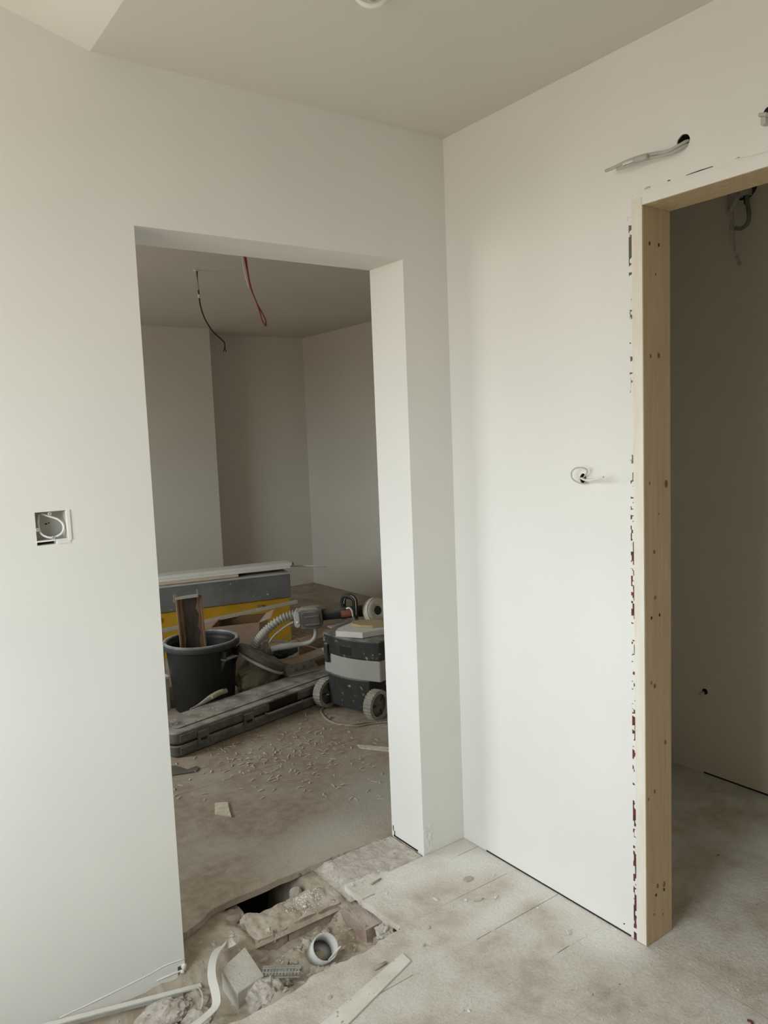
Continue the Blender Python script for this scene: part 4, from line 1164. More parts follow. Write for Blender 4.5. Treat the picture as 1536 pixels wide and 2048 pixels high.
m_ = MB(); m_.box(-0.003, CL * 0.0 + 0.003, 0.05, CW - 0.05, 0.060, 0.070); m_.build('hinge', 'black', t)
for x in (0.16, 0.44, 0.93):
    l_ = MB(); l_.box(x - 0.032, x + 0.032, -0.008, 0.004, 0.030, 0.098); l_ = l_.build('latch', 'case', t, bevel=0.003)
    m_ = MB(); m_.box(x - 0.018, x + 0.018, -0.012, -0.007, 0.052, 0.066); m_.build('latch_tongue', 'black', l_, bevel=0.002)
m_ = MB(); m_.box(0.58, 0.78, -0.004, 0.012, 0.070, 0.115); m_.build('handle_recess', 'black', t, bevel=0.003)
m_ = MB(); m_.tube(spline([(0.55, -0.004, 0.058), (0.56, -0.020, 0.060), (0.60, -0.026, 0.062), (0.76, -0.026, 0.062), (0.80, -0.020, 0.060), (0.81, -0.004, 0.058)], 6), 0.009, 10); m_.build('handle', 'case', t)
for x0, x1 in ((0.03, 0.125), (0.20, 0.405), (0.475, 0.56), (0.80, 0.895), (0.965, 1.2)):
    m_ = MB(); m_.box(x0, x1, -0.004, 0.003, 0.076, 0.110); m_.build('rib', 'case', t, bevel=0.003)
    m_ = MB(); m_.box(x0, x1, -0.004, 0.003, 0.014, 0.048); m_.build('rib', 'case', t, bevel=0.003)
CASE = Matrix.Translation((-0.570, 1.412, 0)) @ Matrix.Rotation(ANG, 4, 'Z')
cr_ = random.Random(14)
m_ = MB()
for _ in range(46):
    x, y = cr_.uniform(0.05, 0.62), cr_.uniform(0.03, CW - 0.03)
    z = 0.1275 if y > 0.052 and y < CW - 0.03 else 0.122
    m_.box(-cr_.uniform(0.002, 0.007), cr_.uniform(0.002, 0.006), -0.0012, 0.0014, -0.0005, cr_.uniform(0.001, 0.003), Matrix.Translation((x, y, z)) @ Matrix.Rotation(cr_.uniform(0, 6.28), 4, 'Z'))
o = m_.build('lid_chips', 'shaving', t, label='pale chips lying on the case lid'); o['kind'] = 'stuff'
# hand tool on the case (wood-grip handle)
a, b = atz(395, 1412, 0.134), atz(452, 1385, 0.142)
c0 = (a + b) / 2
t = thing('hand_tool', 'grey hand tool with wooden grip inlay lying on the long case', 'hand tool', (c0.x, c0.y, 0.128))
d = (b - a); d.z = 0; Lh = d.length; ah = math.atan2(d.y, d.x)
R_ = Matrix.Rotation(ah, 4, 'Z')
pt_ = [R_ @ Vector((x, y, z)) for x, y, z in ((-Lh * .75, 0, 0.006), (-Lh * .4, 0, 0.010), (0, 0.006, 0.020), (Lh * .3, 0.004, 0.026), (Lh * .5, 0, 0.024))]
MB().tube(spline(pt_, 6), [0.003 + 0.0145 * sst(0, 14, k) for k in range(25)], 10, flat=((0, 0, 1), 0.8)).build('handle', 'trolley_g', t)
pt_ = [R_ @ Vector((x, y, z)) for x, y, z in ((-Lh * .05, -0.008, 0.022), (Lh * .15, -0.006, 0.028), (Lh * .36, -0.008, 0.031))]
MB().tube(spline(pt_, 6), 0.0105, 8).build('wood_inlay', 'ply', t)
m_ = MB(); m_.lathe([(0, 0), (0.0045, 0), (0.0045, 0.036), (0, 0.036)], 10, Matrix.Translation(R_ @ Vector((Lh * .43, 0, 0.006)))); m_.build('hang_hole', 'dark', t)
# steel tray / trowel on the case
a, b = atz(576, 1353, 0.131), atz(638, 1338, 0.131)
c0 = (a + b) / 2; d = b - a
t = thing('steel_tray', 'smeared steel filler tray lying on the long case', 'tray', (c0.x, c0.y, 0.128), math.atan2(d.y, d.x))
L2 = d.length / 2
m_ = MB(); m_.box(-L2, L2, -0.012, 0.050, 0.002, 0.006); m_.build('base', 'metal', t)
m_ = MB(); m_.box(-L2, L2, -0.002, 0.002, 0, 0.046, Matrix.Translation((0, 0.052, 0.004)) @ Matrix.Rotation(-0.35, 4, 'X')); m_.build('back', 'metal', t, bevel=0.001)
m_ = MB(); m_.box(-L2 * 0.97, L2 * 1.06, -0.018, -0.010, 0.002, 0.009); m_.build('front_lip', 'tube', t, bevel=0.001)
for s_ in (-1, 1):
    m_ = MB(); m_.prism([(-0.012, 0.003), (0.052, 0.003), (0.066, 0.045), (-0.004, 0.012)], -0.0015, 0.0015, Matrix.Translation((s_ * L2, 0, 0)) @ Matrix.Rotation(math.pi / 2, 4, 'Z') @ Matrix.Rotation(math.pi / 2, 4, 'X')); m_.build('end_plate', 'metal', t)

# ------------------------------------------------------------------ black bucket
BX, BYK, BH = -0.155, 2.035, 0.395
t = thing('mortar_bucket', 'big black plastic mortar bucket with dusty rim behind the long case', 'bucket', (BX, BYK, 0))
m_ = MB()
m_.lathe([(0.0, 0.0), (0.158, 0.0), (0.165, 0.008), (0.196, 0.345), (0.196, 0.372), (0.188, 0.372), (0.186, 0.345), (0.156, 0.02), (0.0, 0.02)], 48)
body = m_.build('body', 'black', t)
m_ = MB(); m_.lathe([(0.188, 0.365), (0.190, 0.388), (0.198, 0.395), (0.209, 0.394), (0.213, 0.386), (0.213, 0.358), (0.208, 0.356), (0.198, 0.362)], 48, closed=True); m_.build('rim', 'rim', t)
for s_ in (0, 1):
    ah = math.radians(-66 + 180 * s_)
    Rm = Matrix.Rotation(ah, 4, 'Z')
    m_ = MB(); m_.box(0.185, 0.228, -0.055, 0.055, 0.300, 0.308, Rm); h_ = m_.build('handle', 'rim', t, bevel=0.002)
    for y in (-0.05, 0.05):
        m_ = MB(); m_.prism([(0.188, 0.245), (0.226, 0.304), (0.226, 0.350), (0.190, 0.350)], y - 0.003, y + 0.003, Rm @ Matrix.Rotation(math.pi / 2, 4, 'X') @ Matrix.Diagonal((1, 1, -1, 1))); m_.build('handle_web', 'black', h_)
M['mixwater'] = M['mortar']
m_ = MB(); m_.lathe([(0.0, 0.155), (0.165, 0.150), (0.16, 0.12), (0.0, 0.12)], 32); m_.build('leftover_mortar', 'earth', t)
# trough board standing in the bucket
bx = aty(389, 1290, BYK - 0.02)
t = thing('trough_board', 'brown wooden trough board with a metal bracket standing in the bucket', 'board', (bx.x, BYK - 0.02, 0.16), math.radians(-16))
top = aty(388, 1192, BYK - 0.02).z - 0.16
Wd = 0.066
sh = Matrix.Rotation(math.radians(-2), 4, 'Y')
m_ = MB(); m_.box(-Wd, Wd, 0.0, 0.010, 0, top, sh); m_.build('back_board', 'stain', t)
for s_ in (-1, 1):
    m_ = MB(); m_.box(s_ * Wd - 0.005, s_ * Wd + 0.005, -0.022, 0.012, 0, top - 0.004, sh); m_.build('side_lip', 'brownwood', t, bevel=0.001)
m_ = MB()
r = random.Random(4)
lf = [(-Wd, 0.0)] + [(-Wd + 0.030 + 0.012 * noise.noise(Vector((k * 0.9, 2, 0))), top * k / 14) for k in range(15)] + [(-Wd, top)]
m_.prism(lf, -0.002, 0.0005, sh @ Matrix.Rotation(math.pi / 2, 4, 'X')); m_.build('bare_wood', 'brownwood', t)
m_ = MB()
lf = [(Wd, 0.0), (Wd, top)] + [(Wd - 0.024 - 0.016 * noise.noise(Vector((k * 0.7, 7, 0))), top * k / 14) for k in range(14, -1, -1)]
m_.prism(lf, -0.002, 0.0005, sh @ Matrix.Rotation(math.pi / 2, 4, 'X')); m_.build('bare_wood', 'brownwood', t)
br = MB(); br.box(-Wd - 0.006, Wd - 0.014, -0.026, -0.004, top - 0.004, top + 0.010, sh); br = br.build('bracket', 'tube', t, bevel=0.001)
m_ = MB(); m_.box(Wd - 0.018, Wd - 0.012, -0.03, 0.004, top - 0.004, top + 0.034, sh); m_.build('bracket_tab', 'metal', br)
m_ = MB(); m_.box(-Wd - 0.014, -Wd + 0.004, -0.02, 0.008, top - 0.022, top + 0.022, sh); m_.build('bracket_tab', 'metal', br)

# ------------------------------------------------------------------ crates half hidden by the left jamb
t = thing('low_crate', 'low grey box with white top left of the bucket', 'box', (-0.327, 2.118, 0))
m_ = MB(); m_.box(-0.50, 0.0, 0.0, 0.17, 0.0, 0.178); m_.build('body', 'boxgrey', t, bevel=0.003)
m_ = MB(); m_.box(-0.505, 0.003, -0.006, 0.175, 0.178, 0.192); m_.build('top', 'board_w', t, bevel=0.002)
t = thing('slotted_crate', 'grey slotted plastic crate behind the bucket by the left jamb', 'crate', (-0.275, 2.31, 0))
m_ = MB(); m_.box(-0.5, 0.0, 0.0, 0.2, 0.0, 0.40); m_.build('body', 'trolley_g', t, bevel=0.006)
for k in range(3):
    m_ = MB(); m_.box(-0.48, -0.008, -0.002, 0.004, 0.215 + 0.035 * k, 0.237 + 0.035 * k); m_.build('slot', 'dark', t)

# ------------------------------------------------------------------ site chest
CA = -math.atan2(0.208, 0.978)
t = thing('site_chest', 'long yellow metal site chest with a dusty grey lid', 'chest', (0.92, 2.946, 0), CA)
m_ = MB(); m_.box(-1.35, 0.0, 0.004, 0.46, 0.0, 0.328); m_.build('body', 'yellow', t, bevel=0.004)
m_ = MB(); m_.box(-1.36, 0.008, -0.008, 0.47, 0.330, 0.516); m_.build('lid', 'steel', t, bevel=0.004)
for x in (-0.96, -0.23):
    lt = MB(); lt.box(x - 0.02, x + 0.02, -0.010, 0.006, 0.268, 0.300); lt = lt.build('latch', 'brownwood', t, bevel=0.003)
m_ = MB(); m_.box(-1.36, 0.008, -0.012, -0.006, 0.505, 0.518); m_.build('lid_edge', 'tube', t, bevel=0.001)
CH = Matrix.Translation((0.92, 2.946, 0)) @ Matrix.Rotation(CA, 4, 'Z')
def on_chest(name, x0, x1, y0, y1, z0, z1, material, label, cat, rz=0.0):
    p = CH @ Vector(((x0 + x1) / 2, (y0 + y1) / 2, 0))
    o = MB().box(-(x1 - x0) / 2, (x1 - x0) / 2, -(y1 - y0) / 2, (y1 - y0) / 2, 0, z1 - z0).build(name, material, bevel=0.0015)
    o.location = (p.x, p.y, z0); o.rotation_euler = (0, 0, CA + rz)
    return tag(o, label, cat)
on_chest('wood_board', -1.3, -0.37, 0.02, 0.15, 0.519, 0.5375, 'board_p', 'pinkish bare wood board on the grey chest lid under the white boards', 'board')
on_chest('white_board', -1.3, 0.03, 0.04, 0.18, 0.538, 0.556, 'board_w', 'lower white board resting on the site chest', 'board')
on_chest('white_board', -1.3, 0.045, 0.05, 0.19, 0.5565, 0.578, 'board_w', 'upper white board on top of the site chest', 'board')
on_chest('support_block', -0.30, -0.12, 0.09, 0.17, 0.519, 0.5375, 'cardboard_d', 'small dark block propping the white boards on the chest', 'block')
on_chest('brown_lath', -0.4, 0.105, 0.200, 0.225, 0.519, 0.552, 'cardboard', 'short brown lath poking out behind the white boards', 'lath')
p0_ = CH @ Vector((-0.15, 0.36, 0)); p1_ = atz(655, 1132, 0.53)
m_ = MB(); m_.tube([Vector((p0_.x, p0_.y, 0.530)), p1_], 0.007, 6)
tag(m_.build('thin_stick', 'board_w'), 'thin pale stick jutting right from the boards on the chest', 'stick')

# ------------------------------------------------------------------ open cardboard box, batten across it
A_, B_, C_, D_ = Vector((0.075, 2.44)), Vector((0.365, 2.345)), Vector((0.53, 2.56)), Vector((0.24, 2.66))
HB = 0.34
t = thing('cardboard_box', 'open brown cardboard box in front of the yellow chest', 'box', ((A_ + C_) / 2).to_3d())
oc = (A_ + C_) / 2
def wallp(a, b, z0, z1, th=0.005):
    d = (b - a).normalized(); n_ = Vector((-d.y, d.x)) * th
    return [((a.x - oc.x), (a.y - oc.y)), ((b.x - oc.x), (b.y - oc.y)), ((b.x + n_.x - oc.x), (b.y + n_.y - oc.y)), ((a.x + n_.x - oc.x), (a.y + n_.y - oc.y))], z0, z1
for nm, a, b, mt in (('front_side', A_, B_, 'cardboard'), ('right_side', B_, C_, 'cardboard_l'), ('rear_side', C_, D_, 'cardboard_d'), ('left_side', D_, A_, 'cardboard_d')):  # darker rear and left sides paint in the box's inner shade
    pl, z0, z1 = wallp(a, b, 0, HB); MB().prism(pl, z0, z1).build(nm, mt, t)
MB().prism([(p.x - oc.x, p.y - oc.y) for p in (A_, B_, C_, D_)], 0.0, 0.006).build('bottom', 'cardboard_d', t)
def flap(a, b, h_, out_, material, name='flap'):
    d = (b - a).normalized(); nrm = Vector((d.y, -d.x))
    m_ = MB()
    v = [Vector((a.x - oc.x, a.y - oc.y, HB)), Vector((b.x - oc.x, b.y - oc.y, HB)), Vector((b.x + nrm.x * out_ - d.x * 0.02 - oc.x, b.y + nrm.y * out_ - oc.y, HB + h_)), Vector((a.x + nrm.x * out_ + d.x * 0.02 - oc.x, a.y + nrm.y * out_ - oc.y, HB + h_))]
    th = Vector((nrm.x, nrm.y, 0)) * 0.004
    m_.add(v + [p + th for p in v], [(0, 1, 2, 3), (7, 6, 5, 4), (0, 4, 5, 1), (1, 5, 6, 2), (2, 6, 7, 3), (3, 7, 4, 0)])
    m_.build(name, material, t)
flap(B_, C_, 0.025, 0.06, 'cardboard_l'); flap(A_, B_, -0.13, 0.045, 'cardboard'); flap(D_, A_, -0.02, 0.12, 'cardboard')
a, b = aty(300, 1267, 2.63), aty(594, 1203, 2.63)
c0 = (a + b) / 2; d = (b - a)
o = MB().ribbon([a - c0, b - c0], [Vector((0, 0.25, 1))] * 2, 0.026, 0.02).build('pale_batten', 'board_p', bevel=0.001); o.location = c0
o.data.materials[0] = M['paper']
tag(o, 'long pale batten lying across the open cardboard box', 'batten')

# ------------------------------------------------------------------ brown timber box behind the case, cloth, bag
bd = math.radians(15)
p0 = Vector((0.325, 1.91, 0))
t = thing('brown_box', 'low brown cardboard carton behind the long case', 'box', p0, bd)
m_ = MB(); m_.box(0, 0.50, 0, 0.20, 0, 0.125); m_.build('carton', 'cardboard_d', t, bevel=0.002)
o = MB().box(-0.02, 0.50, -0.005, 0.12, 0, 0.022).build('plank_piece', 'plank', bevel=0.002)
q_ = Matrix.Translation(p0) @ Matrix.Rotation(bd, 4, 'Z') @ Vector((0.08, 0.02, 0)); o.location = (q_.x, q_.y, 0.1255); o.rotation_euler = (0, 0, bd)
tag(o, 'dusty short plank on the brown carton', 'plank')
o = MB().box(0, 0.3, 0, 0.09, 0, 0.03).build('carton_flap', 'cardboard', bevel=0.002)
q_ = Matrix.Translation(p0) @ Matrix.Rotation(bd, 4, 'Z') @ Vector((0.30, 0.215, 0)); o.location = (q_.x, q_.y, 0.0); o.scale = (1, 1, 6.2); o.rotation_euler = (0, 0, bd)
tag(o, 'upright cardboard carton behind the dusty plank', 'box')
p = atz(648, 1303, 0.150)
t = thing('white_plug', 'small white and black plug lying on the dusty plank', 'plug', (p.x, p.y, 0.148))
m_ = MB(); m_.tube([(-0.012, 0.0, 0.010), (0.012, -0.004, 0.022)], [0.011, 0.013], 10); m_.build('plug_body', 'cable_w', t)
m_ = MB(); m_.tube([(0.012, -0.004, 0.022), (0.024, -0.008, 0.028)], [0.013, 0.012], 10); m_.build('plug_collar', 'black', t)
m_ = MB(); m_.tube(spline([(-0.012, 0, 0.010), (-0.05, 0.02, 0.03), (-0.10, 0.05, 0.05), (-0.16, 0.09, 0.06)], 6), 0.003, 6); m_.build('lead', 'cable', t)
# bag
bp_ = Vector((0.155, 1.985, 0))
t = thing('plastic_bag', 'crumpled dusty olive plastic bag behind the long case', 'bag', bp_)
bm = bmesh.new(); bmesh.ops.create_icosphere(bm, subdivisions=5, radius=1)
for v in bm.verts:
    c = v.co.copy()
    n_ = noise.noise(c * 1.6 + Vector((3, 1, 4))) * 0.20 + abs(noise.noise(c * 3.1 + Vector((1, 7, 2)))) * 0.22 + abs(noise.noise(c * 6.3 + Vector((8, 2, 2)))) * 0.08
    c *= 0.86 + n_
    v.co = (c.x * 0.140, c.y * 0.100, max(0.0, 0.105 + c.z * 0.115))
me = bpy.data.meshes.new('bag'); bm.to_mesh(me); bm.free(); me.materials.append(M['bag']); me.polygons.foreach_set('use_smooth', [True] * len(me.polygons))
o = bpy.data.objects.new('bag', me); COL.objects.link(o); o.parent = t
q_ = aty(533, 1334, 1.885) - bp_
blob('red_print', 'bag_red', t, q_.x, q_.y + 0.012, q_.z, 0.022, 0.010, 0.014, 0.3, 2, 3, 3)
# blue cloth
p = atz(573, 1300, 0.19)
o = blob('blue_cloth', 'cloth', None, 0, 0, 0, 0.085, 0.055, 0.030, 0.4, 1.6, 11, 4)
o.location = (p.x - 0.01, p.y + 0.01, 0.178)
o.rotation_euler = (0, 0.0, bd)
tag(o, 'dark blue folded cloth on the brown carton', 'cloth')

# ------------------------------------------------------------------ wall sander
HD = Vector((0.392, 1.737, 0.474))                        # motor head
t = thing('wall_sander', 'long-necked grey wall sander with ribbed hose lying over the trolley', 'sander', HD)
ax = (Vector((0.68, 1.525, 0.499)) - HD).normalized()
sd = ax.cross(Vector((0, 0, 1))).normalized(); uv = sd.cross(ax)
def sl(a, b, c): return ax * a + sd * b + uv * c
MX = Matrix(((ax.x, sd.x, uv.x, 0), (ax.y, sd.y, uv.y, 0), (ax.z, sd.z, uv.z, 0), (0, 0, 0, 1)))
hd = MB(); hd.prism(rrect(-0.072, 0.072, -0.062, 0.060, 0.035), -0.045, 0.045, MX @ Matrix.Rotation(math.pi / 2, 4, 'X')); hd = hd.build('motor_head', 'sander', t, bevel=0.010, bseg=3)
m_ = MB(); m_.prism(rrect(-0.048, 0.060, -0.046, 0.042, 0.025), -0.056, -0.044, MX @ Matrix.Rotation(math.pi / 2, 4, 'X')); m_.build('cover_plate', 'disc', hd, bevel=0.004)
m_ = MB(); m_.box(-0.030, 0.055, 0.056, 0.060, 0.012, 0.018, MX @ Matrix.Diagonal((1, 1, 1, 1))); m_.box(-0.030, 0.055, 0.056, 0.060, -0.034, -0.029, MX); m_.build('cover_rib', 'sander', hd)
m_ = MB(); m_.prism(rrect(-0.090, -0.055, -0.045, 0.050, 0.015), -0.050, 0.050, MX @ Matrix.Rotation(math.pi / 2, 4, 'X')); m_.build('front_shell', 'tube', hd, bevel=0.006)
m_ = MB(); m_.tube([sl(-0.078, 0.052, -0.012), sl(-0.062, 0.052, -0.012)], 0.006, 8); m_.build('white_button', 'cable_w', hd)
MB().tube([sl(0.06, 0, 0.006), sl(0.33, 0, 0.004)], 0.033, 20).build('pole_grip', 'foam', t)
lab = MB()
for k in range(6):
    a0, a1 = math.radians(-35 + 70 * k / 6), math.radians(-35 + 70 * (k + 1) / 6)
    q_ = []
    for (x, a) in ((0.180, a0), (0.242, a0), (0.242, a1), (0.180, a1)):
        q_.append(sl(x, math.cos(a) * 0.0334, 0.008 + math.sin(a) * 0.0334 - 0.004))
    q2 = []
    for (x, a) in ((0.180, a0), (0.242, a0), (0.242, a1), (0.180, a1)):
        q2.append(sl(x, math.cos(a) * 0.0342, 0.008 + math.sin(a) * 0.0342 - 0.004))
    lab.add(q_ + q2, [(4, 5, 6, 7), (0, 1, 5, 4), (2, 3, 7, 6), (1, 2, 6, 5), (3, 0, 4, 7)])
lab = lab.build('orange_label', 'orange', t)
cu = bpy.data.curves.new('lettering', 'FONT'); cu.body = 'STEA'; cu.size = 0.019; cu.extrude = 0.0006; cu.align_x = 'CENTER'; cu.align_y = 'CENTER'
ct = bpy.data.objects.new('lettering_curve', cu); COL.objects.link(ct)
bpy.context.view_layer.update()
me = bpy.data.meshes.new_from_object(ct.evaluated_get(bpy.context.evaluated_depsgraph_get()))
bpy.data.objects.remove(ct)
me.materials.clear(); me.materials.append(M['label_text'])
lo = bpy.data.objects.new('lettering', me); COL.objects.link(lo); lo.parent = lab
lo.matrix_local = Matrix.Translation(sl(0.211, 0.0346, 0.004)) @ Matrix(((ax.x, uv.x, sd.x, 0), (ax.y, uv.y, sd.y, 0), (ax.z, uv.z, sd.z, 0), (0, 0, 0, 1)))
# D grip with ribs
dc = aty(699, 1215, 1.585) - HD
vx = (RT * 0.74 - Vector((FW.x, FW.y, 0)) * 0.67).normalized() * 1.08; vz = Vector((0, 0, 1))
g = []
for (x, z) in [(-0.046, -0.062), (-0.046, 0.02)] + [(-0.046 + 0.03 * (1 - math.cos(a)), 0.02 + 0.045 * math.sin(a)) for a in (0.5, 1.0, 1.57)] + [(0.012 + 0.030 * math.sin(a), 0.035 + 0.030 * math.cos(a)) for a in (0.0, 0.6, 1.1, 1.57)] + [(0.042, -0.03), (0.040, -0.062)]:
    g.append(dc + vx * x + vz * z)
MB().tube(spline(g, 6), 0.0165, 12).build('d_grip', 'black', t)
for off in (-0.008, 0.0, 0.008):
    MB().tube(spline([p + FW * (-0.013) + (p - dc).normalized() * off for p in g[1:-1]], 6), 0.0022, 6).build('grip_rib', 'tube', t)
for e_ in (g[0], g[-1]):
    m_ = MB(); m_.tube([e_ + vz * 0.02, e_ - vz * 0.012], 0.017, 12); m_.build('grip_socket', 'case', t, bevel=0.002)
MB().tube(spline([aty(693, 1217, 1.56) - HD, aty(699, 1216, 1.54) - HD, aty(704, 1222, 1.53) - HD, aty(706, 1233, 1.54) - HD], 6), 0.005, 8).build('clip', 'cable_w', t)
# ribbed hose from head down to disc
hp = [aty(u, v, y) - HD for u, v, y in ((600, 1229, 1.775), (585, 1230, 1.80), (565, 1237, 1.83), (545, 1250, 1.86), (530, 1264, 1.89), (519, 1277, 1.92), (509, 1292, 1.94))]
sp_ = spline(hp, 14)
MB().tube(sp_, [0.0225 + 0.0045 * (1 if (k % 4) < 2 else -1) for k in range(len(sp_))], 14).build('ribbed_hose', 'hose', t)
# fork tube
fp = [aty(u, v, y) - HD for u, v, y in ((630, 1252, 1.75), (632, 1264, 1.75), (629, 1276, 1.755), (620, 1284, 1.77), (604, 1288, 1.80), (580, 1291, 1.83), (560, 1294, 1.855), (542, 1298, 1.875))]
MB().tube(spline(fp, 7), [0.0125] * 29 + [0.0125 + 0.001 * k for k in range(6)] + [0.019] * 8 + [0.017] * 7, 12).build('fork_tube', 'tube', t)
fp = [aty(u, v, y) - HD for u, v, y in ((578, 1284, 1.86), (555, 1282, 1.89), (533, 1281, 1.91), (525, 1283, 1.915), (523, 1289, 1.91))]
MB().tube(spline(fp, 6), 0.008, 10).build('fork_arm', 'tube', t)
fp = [aty(u, v, y) - HD for u, v, y in ((588, 1243, 1.79), (572, 1252, 1.82), (555, 1265, 1.85), (545, 1275, 1.87), (538, 1286, 1.885))]
MB().tube(spline(fp, 6), 0.010, 10, flat=((0, 0, 1), 0.6)).build('brace_arm', 'tube', t)
MB().tube(spline([aty(u, v, 1.88) - HD for u, v in ((562, 1283), (570, 1275), (582, 1271), (592, 1275), (598, 1284))], 6), 0.0035, 8).build('cord', 'cable', t)
# sanding disc
dcn = aty(523, 1313, 1.93) - HD
nv = (RT * 0.44 + UP * 0.88 + FW * 0.10).normalized()
qx = (RT - nv * RT.dot(nv)).normalized(); qy = nv.cross(qx)
DM = Matrix(((qx.x, qy.x, nv.x, dcn.x), (qx.y, qy.y, nv.y, dcn.y), (qx.z, qy.z, nv.z, dcn.z), (0, 0, 0, 1)))
m_ = MB(); m_.lathe([(0, -0.026), (0.150, -0.026), (0.156, -0.010), (0.148, 0.014), (0.10, 0.024), (0.05, 0.030), (0, 0.032)], 40, DM); dsc = m_.build('disc_housing', 'disc', t)
m_ = MB(); m_.lathe([(0.151, -0.036), (0.158, -0.036), (0.158, -0.020), (0.151, -0.020)], 40, DM, closed=True); m_.build('brush_skirt', 'tube', dsc)
m_ = MB(); m_.lathe([(0, 0.03), (0.035, 0.03), (0.032, 0.062), (0, 0.064)], 20, DM @ Matrix.Translation((0.02, 0, 0))); m_.build('hub', 'sander', dsc)

# ------------------------------------------------------------------ wheeled tool trolley
TA = math.atan2(-0.965, 0.263)
T0 = Vector((0.362, 1.553, 0))
t = thing('tool_trolley', 'wheeled black and grey tool trolley half hidden by the right jamb', 'trolley', T0, TA)
TW, TD = 0.40, 0.40
def bow(x0, x1, y0, y1, b_, n=10):
    """Outline with a bowed front (towards -y)."""
    return [(x0 + (x1 - x0) * k / n, y0 - b_ * math.sin(math.pi * k / n)) for k in range(n + 1)] + [(x1, y1), (x0, y1)]
m_ = MB(); m_.prism(bow(0.034, TW - 0.070, -0.012, TD - 0.03, 0.022), 0.035, 0.205); m_.build('base', 'trolley_k', t, bevel=0.006)
m_ = MB(); m_.prism(bow(0.0, TW, 0.0, TD, 0.035), 0.205, 0.318); m_.build('grey_band', 'trolley_g', t, bevel=0.006)
lid = MB(); lid.prism(bow(-0.004, TW + 0.004, -0.004, TD, 0.040), 0.318, 0.425); lid = lid.build('lid', 'trolley_k', t, bevel=0.010, bseg=3)
m_ = MB(); m_.prism(bow(0.06, TW - 0.06, -0.012, 0.02, 0.034), 0.335, 0.385); m_.build('front_panel', 'black', lid, bevel=0.003)
m_ = MB(); m_.prism([(0.026, -0.030), (0.058, -0.036), (0.058, 0.0), (0.026, 0.0)], 0.268, 0.375); lt = m_.build('latch', 'trolley_k', t, bevel=0.006)
for x in (-0.022, TW - 0.058):
    wm = Matrix.Translation((x, -0.004, 0.081)) @ Matrix.Rotation(math.pi / 2, 4, 'Y')
    m_ = MB()
    prof = []
    n_ = 104
    vs_, fs_ = [], []
    for k in range(n_):
        a = 2 * math.pi * k / n_
        rr = 0.081 if (k % 4) < 2 else 0.0778
        for (q_, zz) in ((0.060, 0.0), (rr, 0.0), (rr, 0.050), (0.060, 0.050)):
            vs_.append(wm @ Vector((q_ * math.cos(a), q_ * math.sin(a), zz)))
    for k in range(n_):
        l = (k + 1) % n_
        for i in range(4):
            j = (i + 1) % 4
            fs_.append((k * 4 + i, l * 4 + i, l * 4 + j, k * 4 + j))
    m_.add(vs_, fs_); wh = m_.build('wheel', 'tyre', t)
    m_ = MB(); m_.lathe([(0, 0.010), (0.061, 0.010), (0.061, 0.038), (0.03, 0.042), (0.012, 0.048), (0, 0.048)], 32, wm); m_.build('hub', 'hub', wh)
    m_ = MB()
    for k in range(3):
        m_.box(0.012, 0.058, -0.006, 0.006, 0.038, 0.044, wm @ Matrix.Rotation(k * 2.094 + 0.4, 4, 'Z'))
    m_.build('spoke', 'trolley_k', wh)
m_ = MB(); m_.tube([(0.02, -0.004, 0.081), (TW - 0.06, -0.004, 0.081)], 0.012, 10); m_.build('axle', 'hub', t)
o = chip('paper_scrap', 656, 1391, 0.018, 0.010, 0.006, 'chip_white', 'white scrap caught in the left trolley wheel', 31, 0.3, 'scrap')
o.location = (T0 + Matrix.Rotation(TA, 3, 'Z') @ Vector((0.034, -0.020, 0.078)))
ZT = 0.4265
def onlid(name, pxs, z0, z1, material, label, cat, bev=0.001):
    P_ = [atz(u, v, z1) for u, v in pxs]
    c_ = sum(P_, Vector()) / len(P_)
    o = MB().prism([(p.x - c_.x, p.y - c_.y) for p in P_], 0, z1 - z0).build(name, material, bevel=bev)
    o.location = (c_.x, c_.y, z0)
    return tag(o, label, cat)
pb = onlid('board_offcut', ((671, 1262), (676, 1256), (705, 1244), (775, 1243), (800, 1252), (725, 1265)), ZT, ZT + 0.032, 'board_w', 'thick white board offcut lying on the trolley lid', 'offcut', 0.002)
onlid('yellowish_board', ((704, 1247), (705, 1241), (745, 1238), (785, 1241), (785, 1247), (745, 1251), (720, 1250)), ZT + 0.0325, ZT + 0.047, 'ply', 'small yellowish board scrap on the white offcut', 'scrap', 0.002)
pz = onlid('folded_leaflet', ((655, 1252), (668, 1245), (694, 1240), (698, 1244), (676, 1250), (664, 1256)), ZT, ZT + 0.004, 'boxgrey', 'folded grey leaflet with red print on the trolley lid', 'leaflet', 0.0005)
cu = bpy.data.meshes.new('print')
pr = MB(); c_ = atz(664, 1250, ZT + 0.0043) - pz.location
for k in range(4): pr.box(c_.x - 0.016 + 0.010 * k, c_.x - 0.010 + 0.010 * k, c_.y - 0.008, c_.y + 0.012 - 0.004 * (k % 2), 0.004, 0.0046)
pr.build('red_print', 'print', pz)
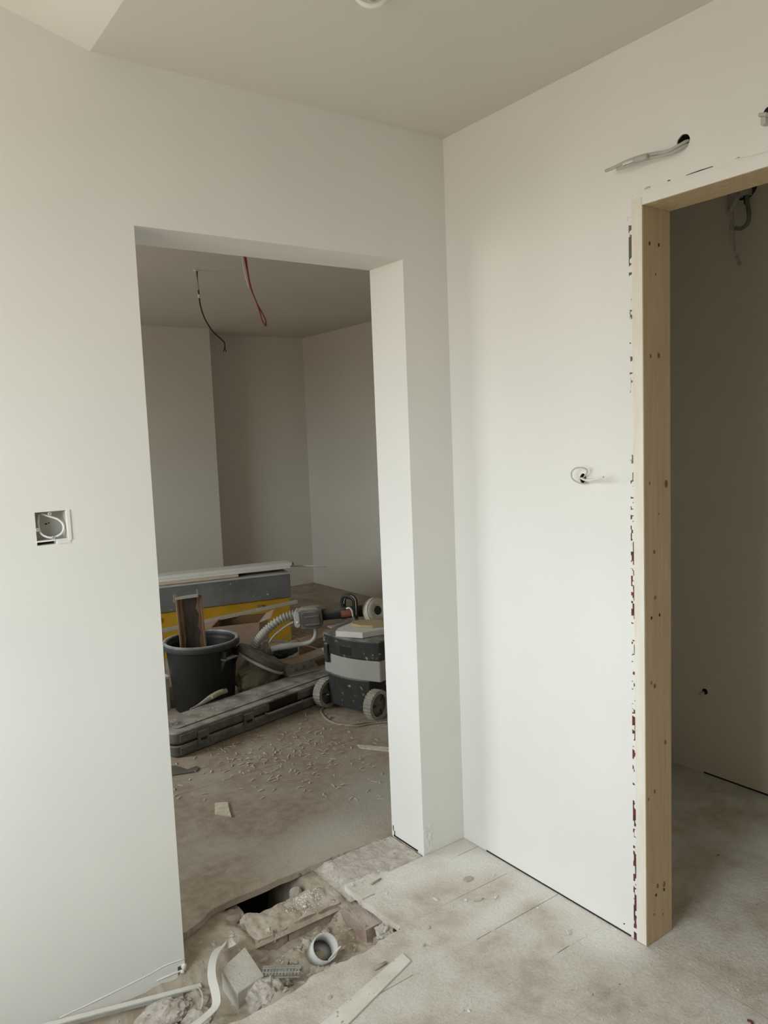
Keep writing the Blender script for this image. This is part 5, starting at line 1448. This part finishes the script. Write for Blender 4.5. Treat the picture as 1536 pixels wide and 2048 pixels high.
# paper roll / tape
rc = aty(751, 1221, 1.50)
t = thing('paper_roll', 'pale paper tape roll with dark core on the trolley', 'roll', (rc.x, rc.y, ZT))
rz0 = rc.z - ZT
nv = (-FW * 0.80 + RT * 0.52 + UP * 0.15).normalized()
qx = (UP - nv * UP.dot(nv)).normalized(); qy = nv.cross(qx)
RM = Matrix(((qx.x, qy.x, nv.x, 0), (qx.y, qy.y, nv.y, 0), (qx.z, qy.z, nv.z, max(0.073, rz0)), (0, 0, 0, 1)))
m_ = MB(); m_.lathe([(0.026, -0.03), (0.072, -0.03), (0.072, 0.028), (0.026, 0.028)], 36, RM, closed=True); m_.build('roll', 'paper', t)
m_ = MB(); m_.lathe([(0, -0.026), (0.0258, -0.026), (0.0258, 0.022), (0, 0.020)], 24, RM); m_.build('core', 'cloth', t)
m_ = MB(); a = RM @ Vector((0.062, -0.01, 0)); 
pl_ = [RM @ Vector((0.0745 * math.cos(b_), 0.0745 * math.sin(b_), 0.004)) for b_ in [0.2 + 0.3 * k for k in range(8)]] + [RM @ Vector((-0.070, 0.066, 0.004)), RM @ Vector((-0.066, 0.10, 0.0))]
m_.ribbon(pl_, [nv] * len(pl_), 0.05, 0.0012); m_.build('loose_tail', 'paper', t)
# mains lead on the floor
o = MB().tube(spline([atz(u, v, 0.005) for u, v in ((648, 1414), (642, 1422), (648, 1433), (661, 1443), (680, 1449), (705, 1449), (735, 1444), (775, 1440), (800, 1436))], 8), 0.0055, 8).build('mains_lead', 'cable')
o.data.materials[0] = M['plank']
tag(o, 'dusty lead curving over the far floor in front of the trolley', 'lead')
o = MB().tube(spline([atz(u, v, 0.005) for u, v in ((690, 1451), (715, 1452), (745, 1447), (790, 1442))], 8), 0.005, 8).build('mains_lead', 'cable')
o.data.materials[0] = M['plank']
tag(o, 'second lead strand running towards the right jamb', 'lead')
chip('red_stub', 660, 1437, 0.020, 0.010, 0.012, 'chip_pink', 'reddish brick crumb beside the lead on the far floor', 41, 0.5, 'crumb')
chip('wood_crumb', 621, 1531, 0.009, 0.008, 0.008, 'chunk', 'small pale crumb on the far floor among the shavings', 42, 0.5, 'crumb')
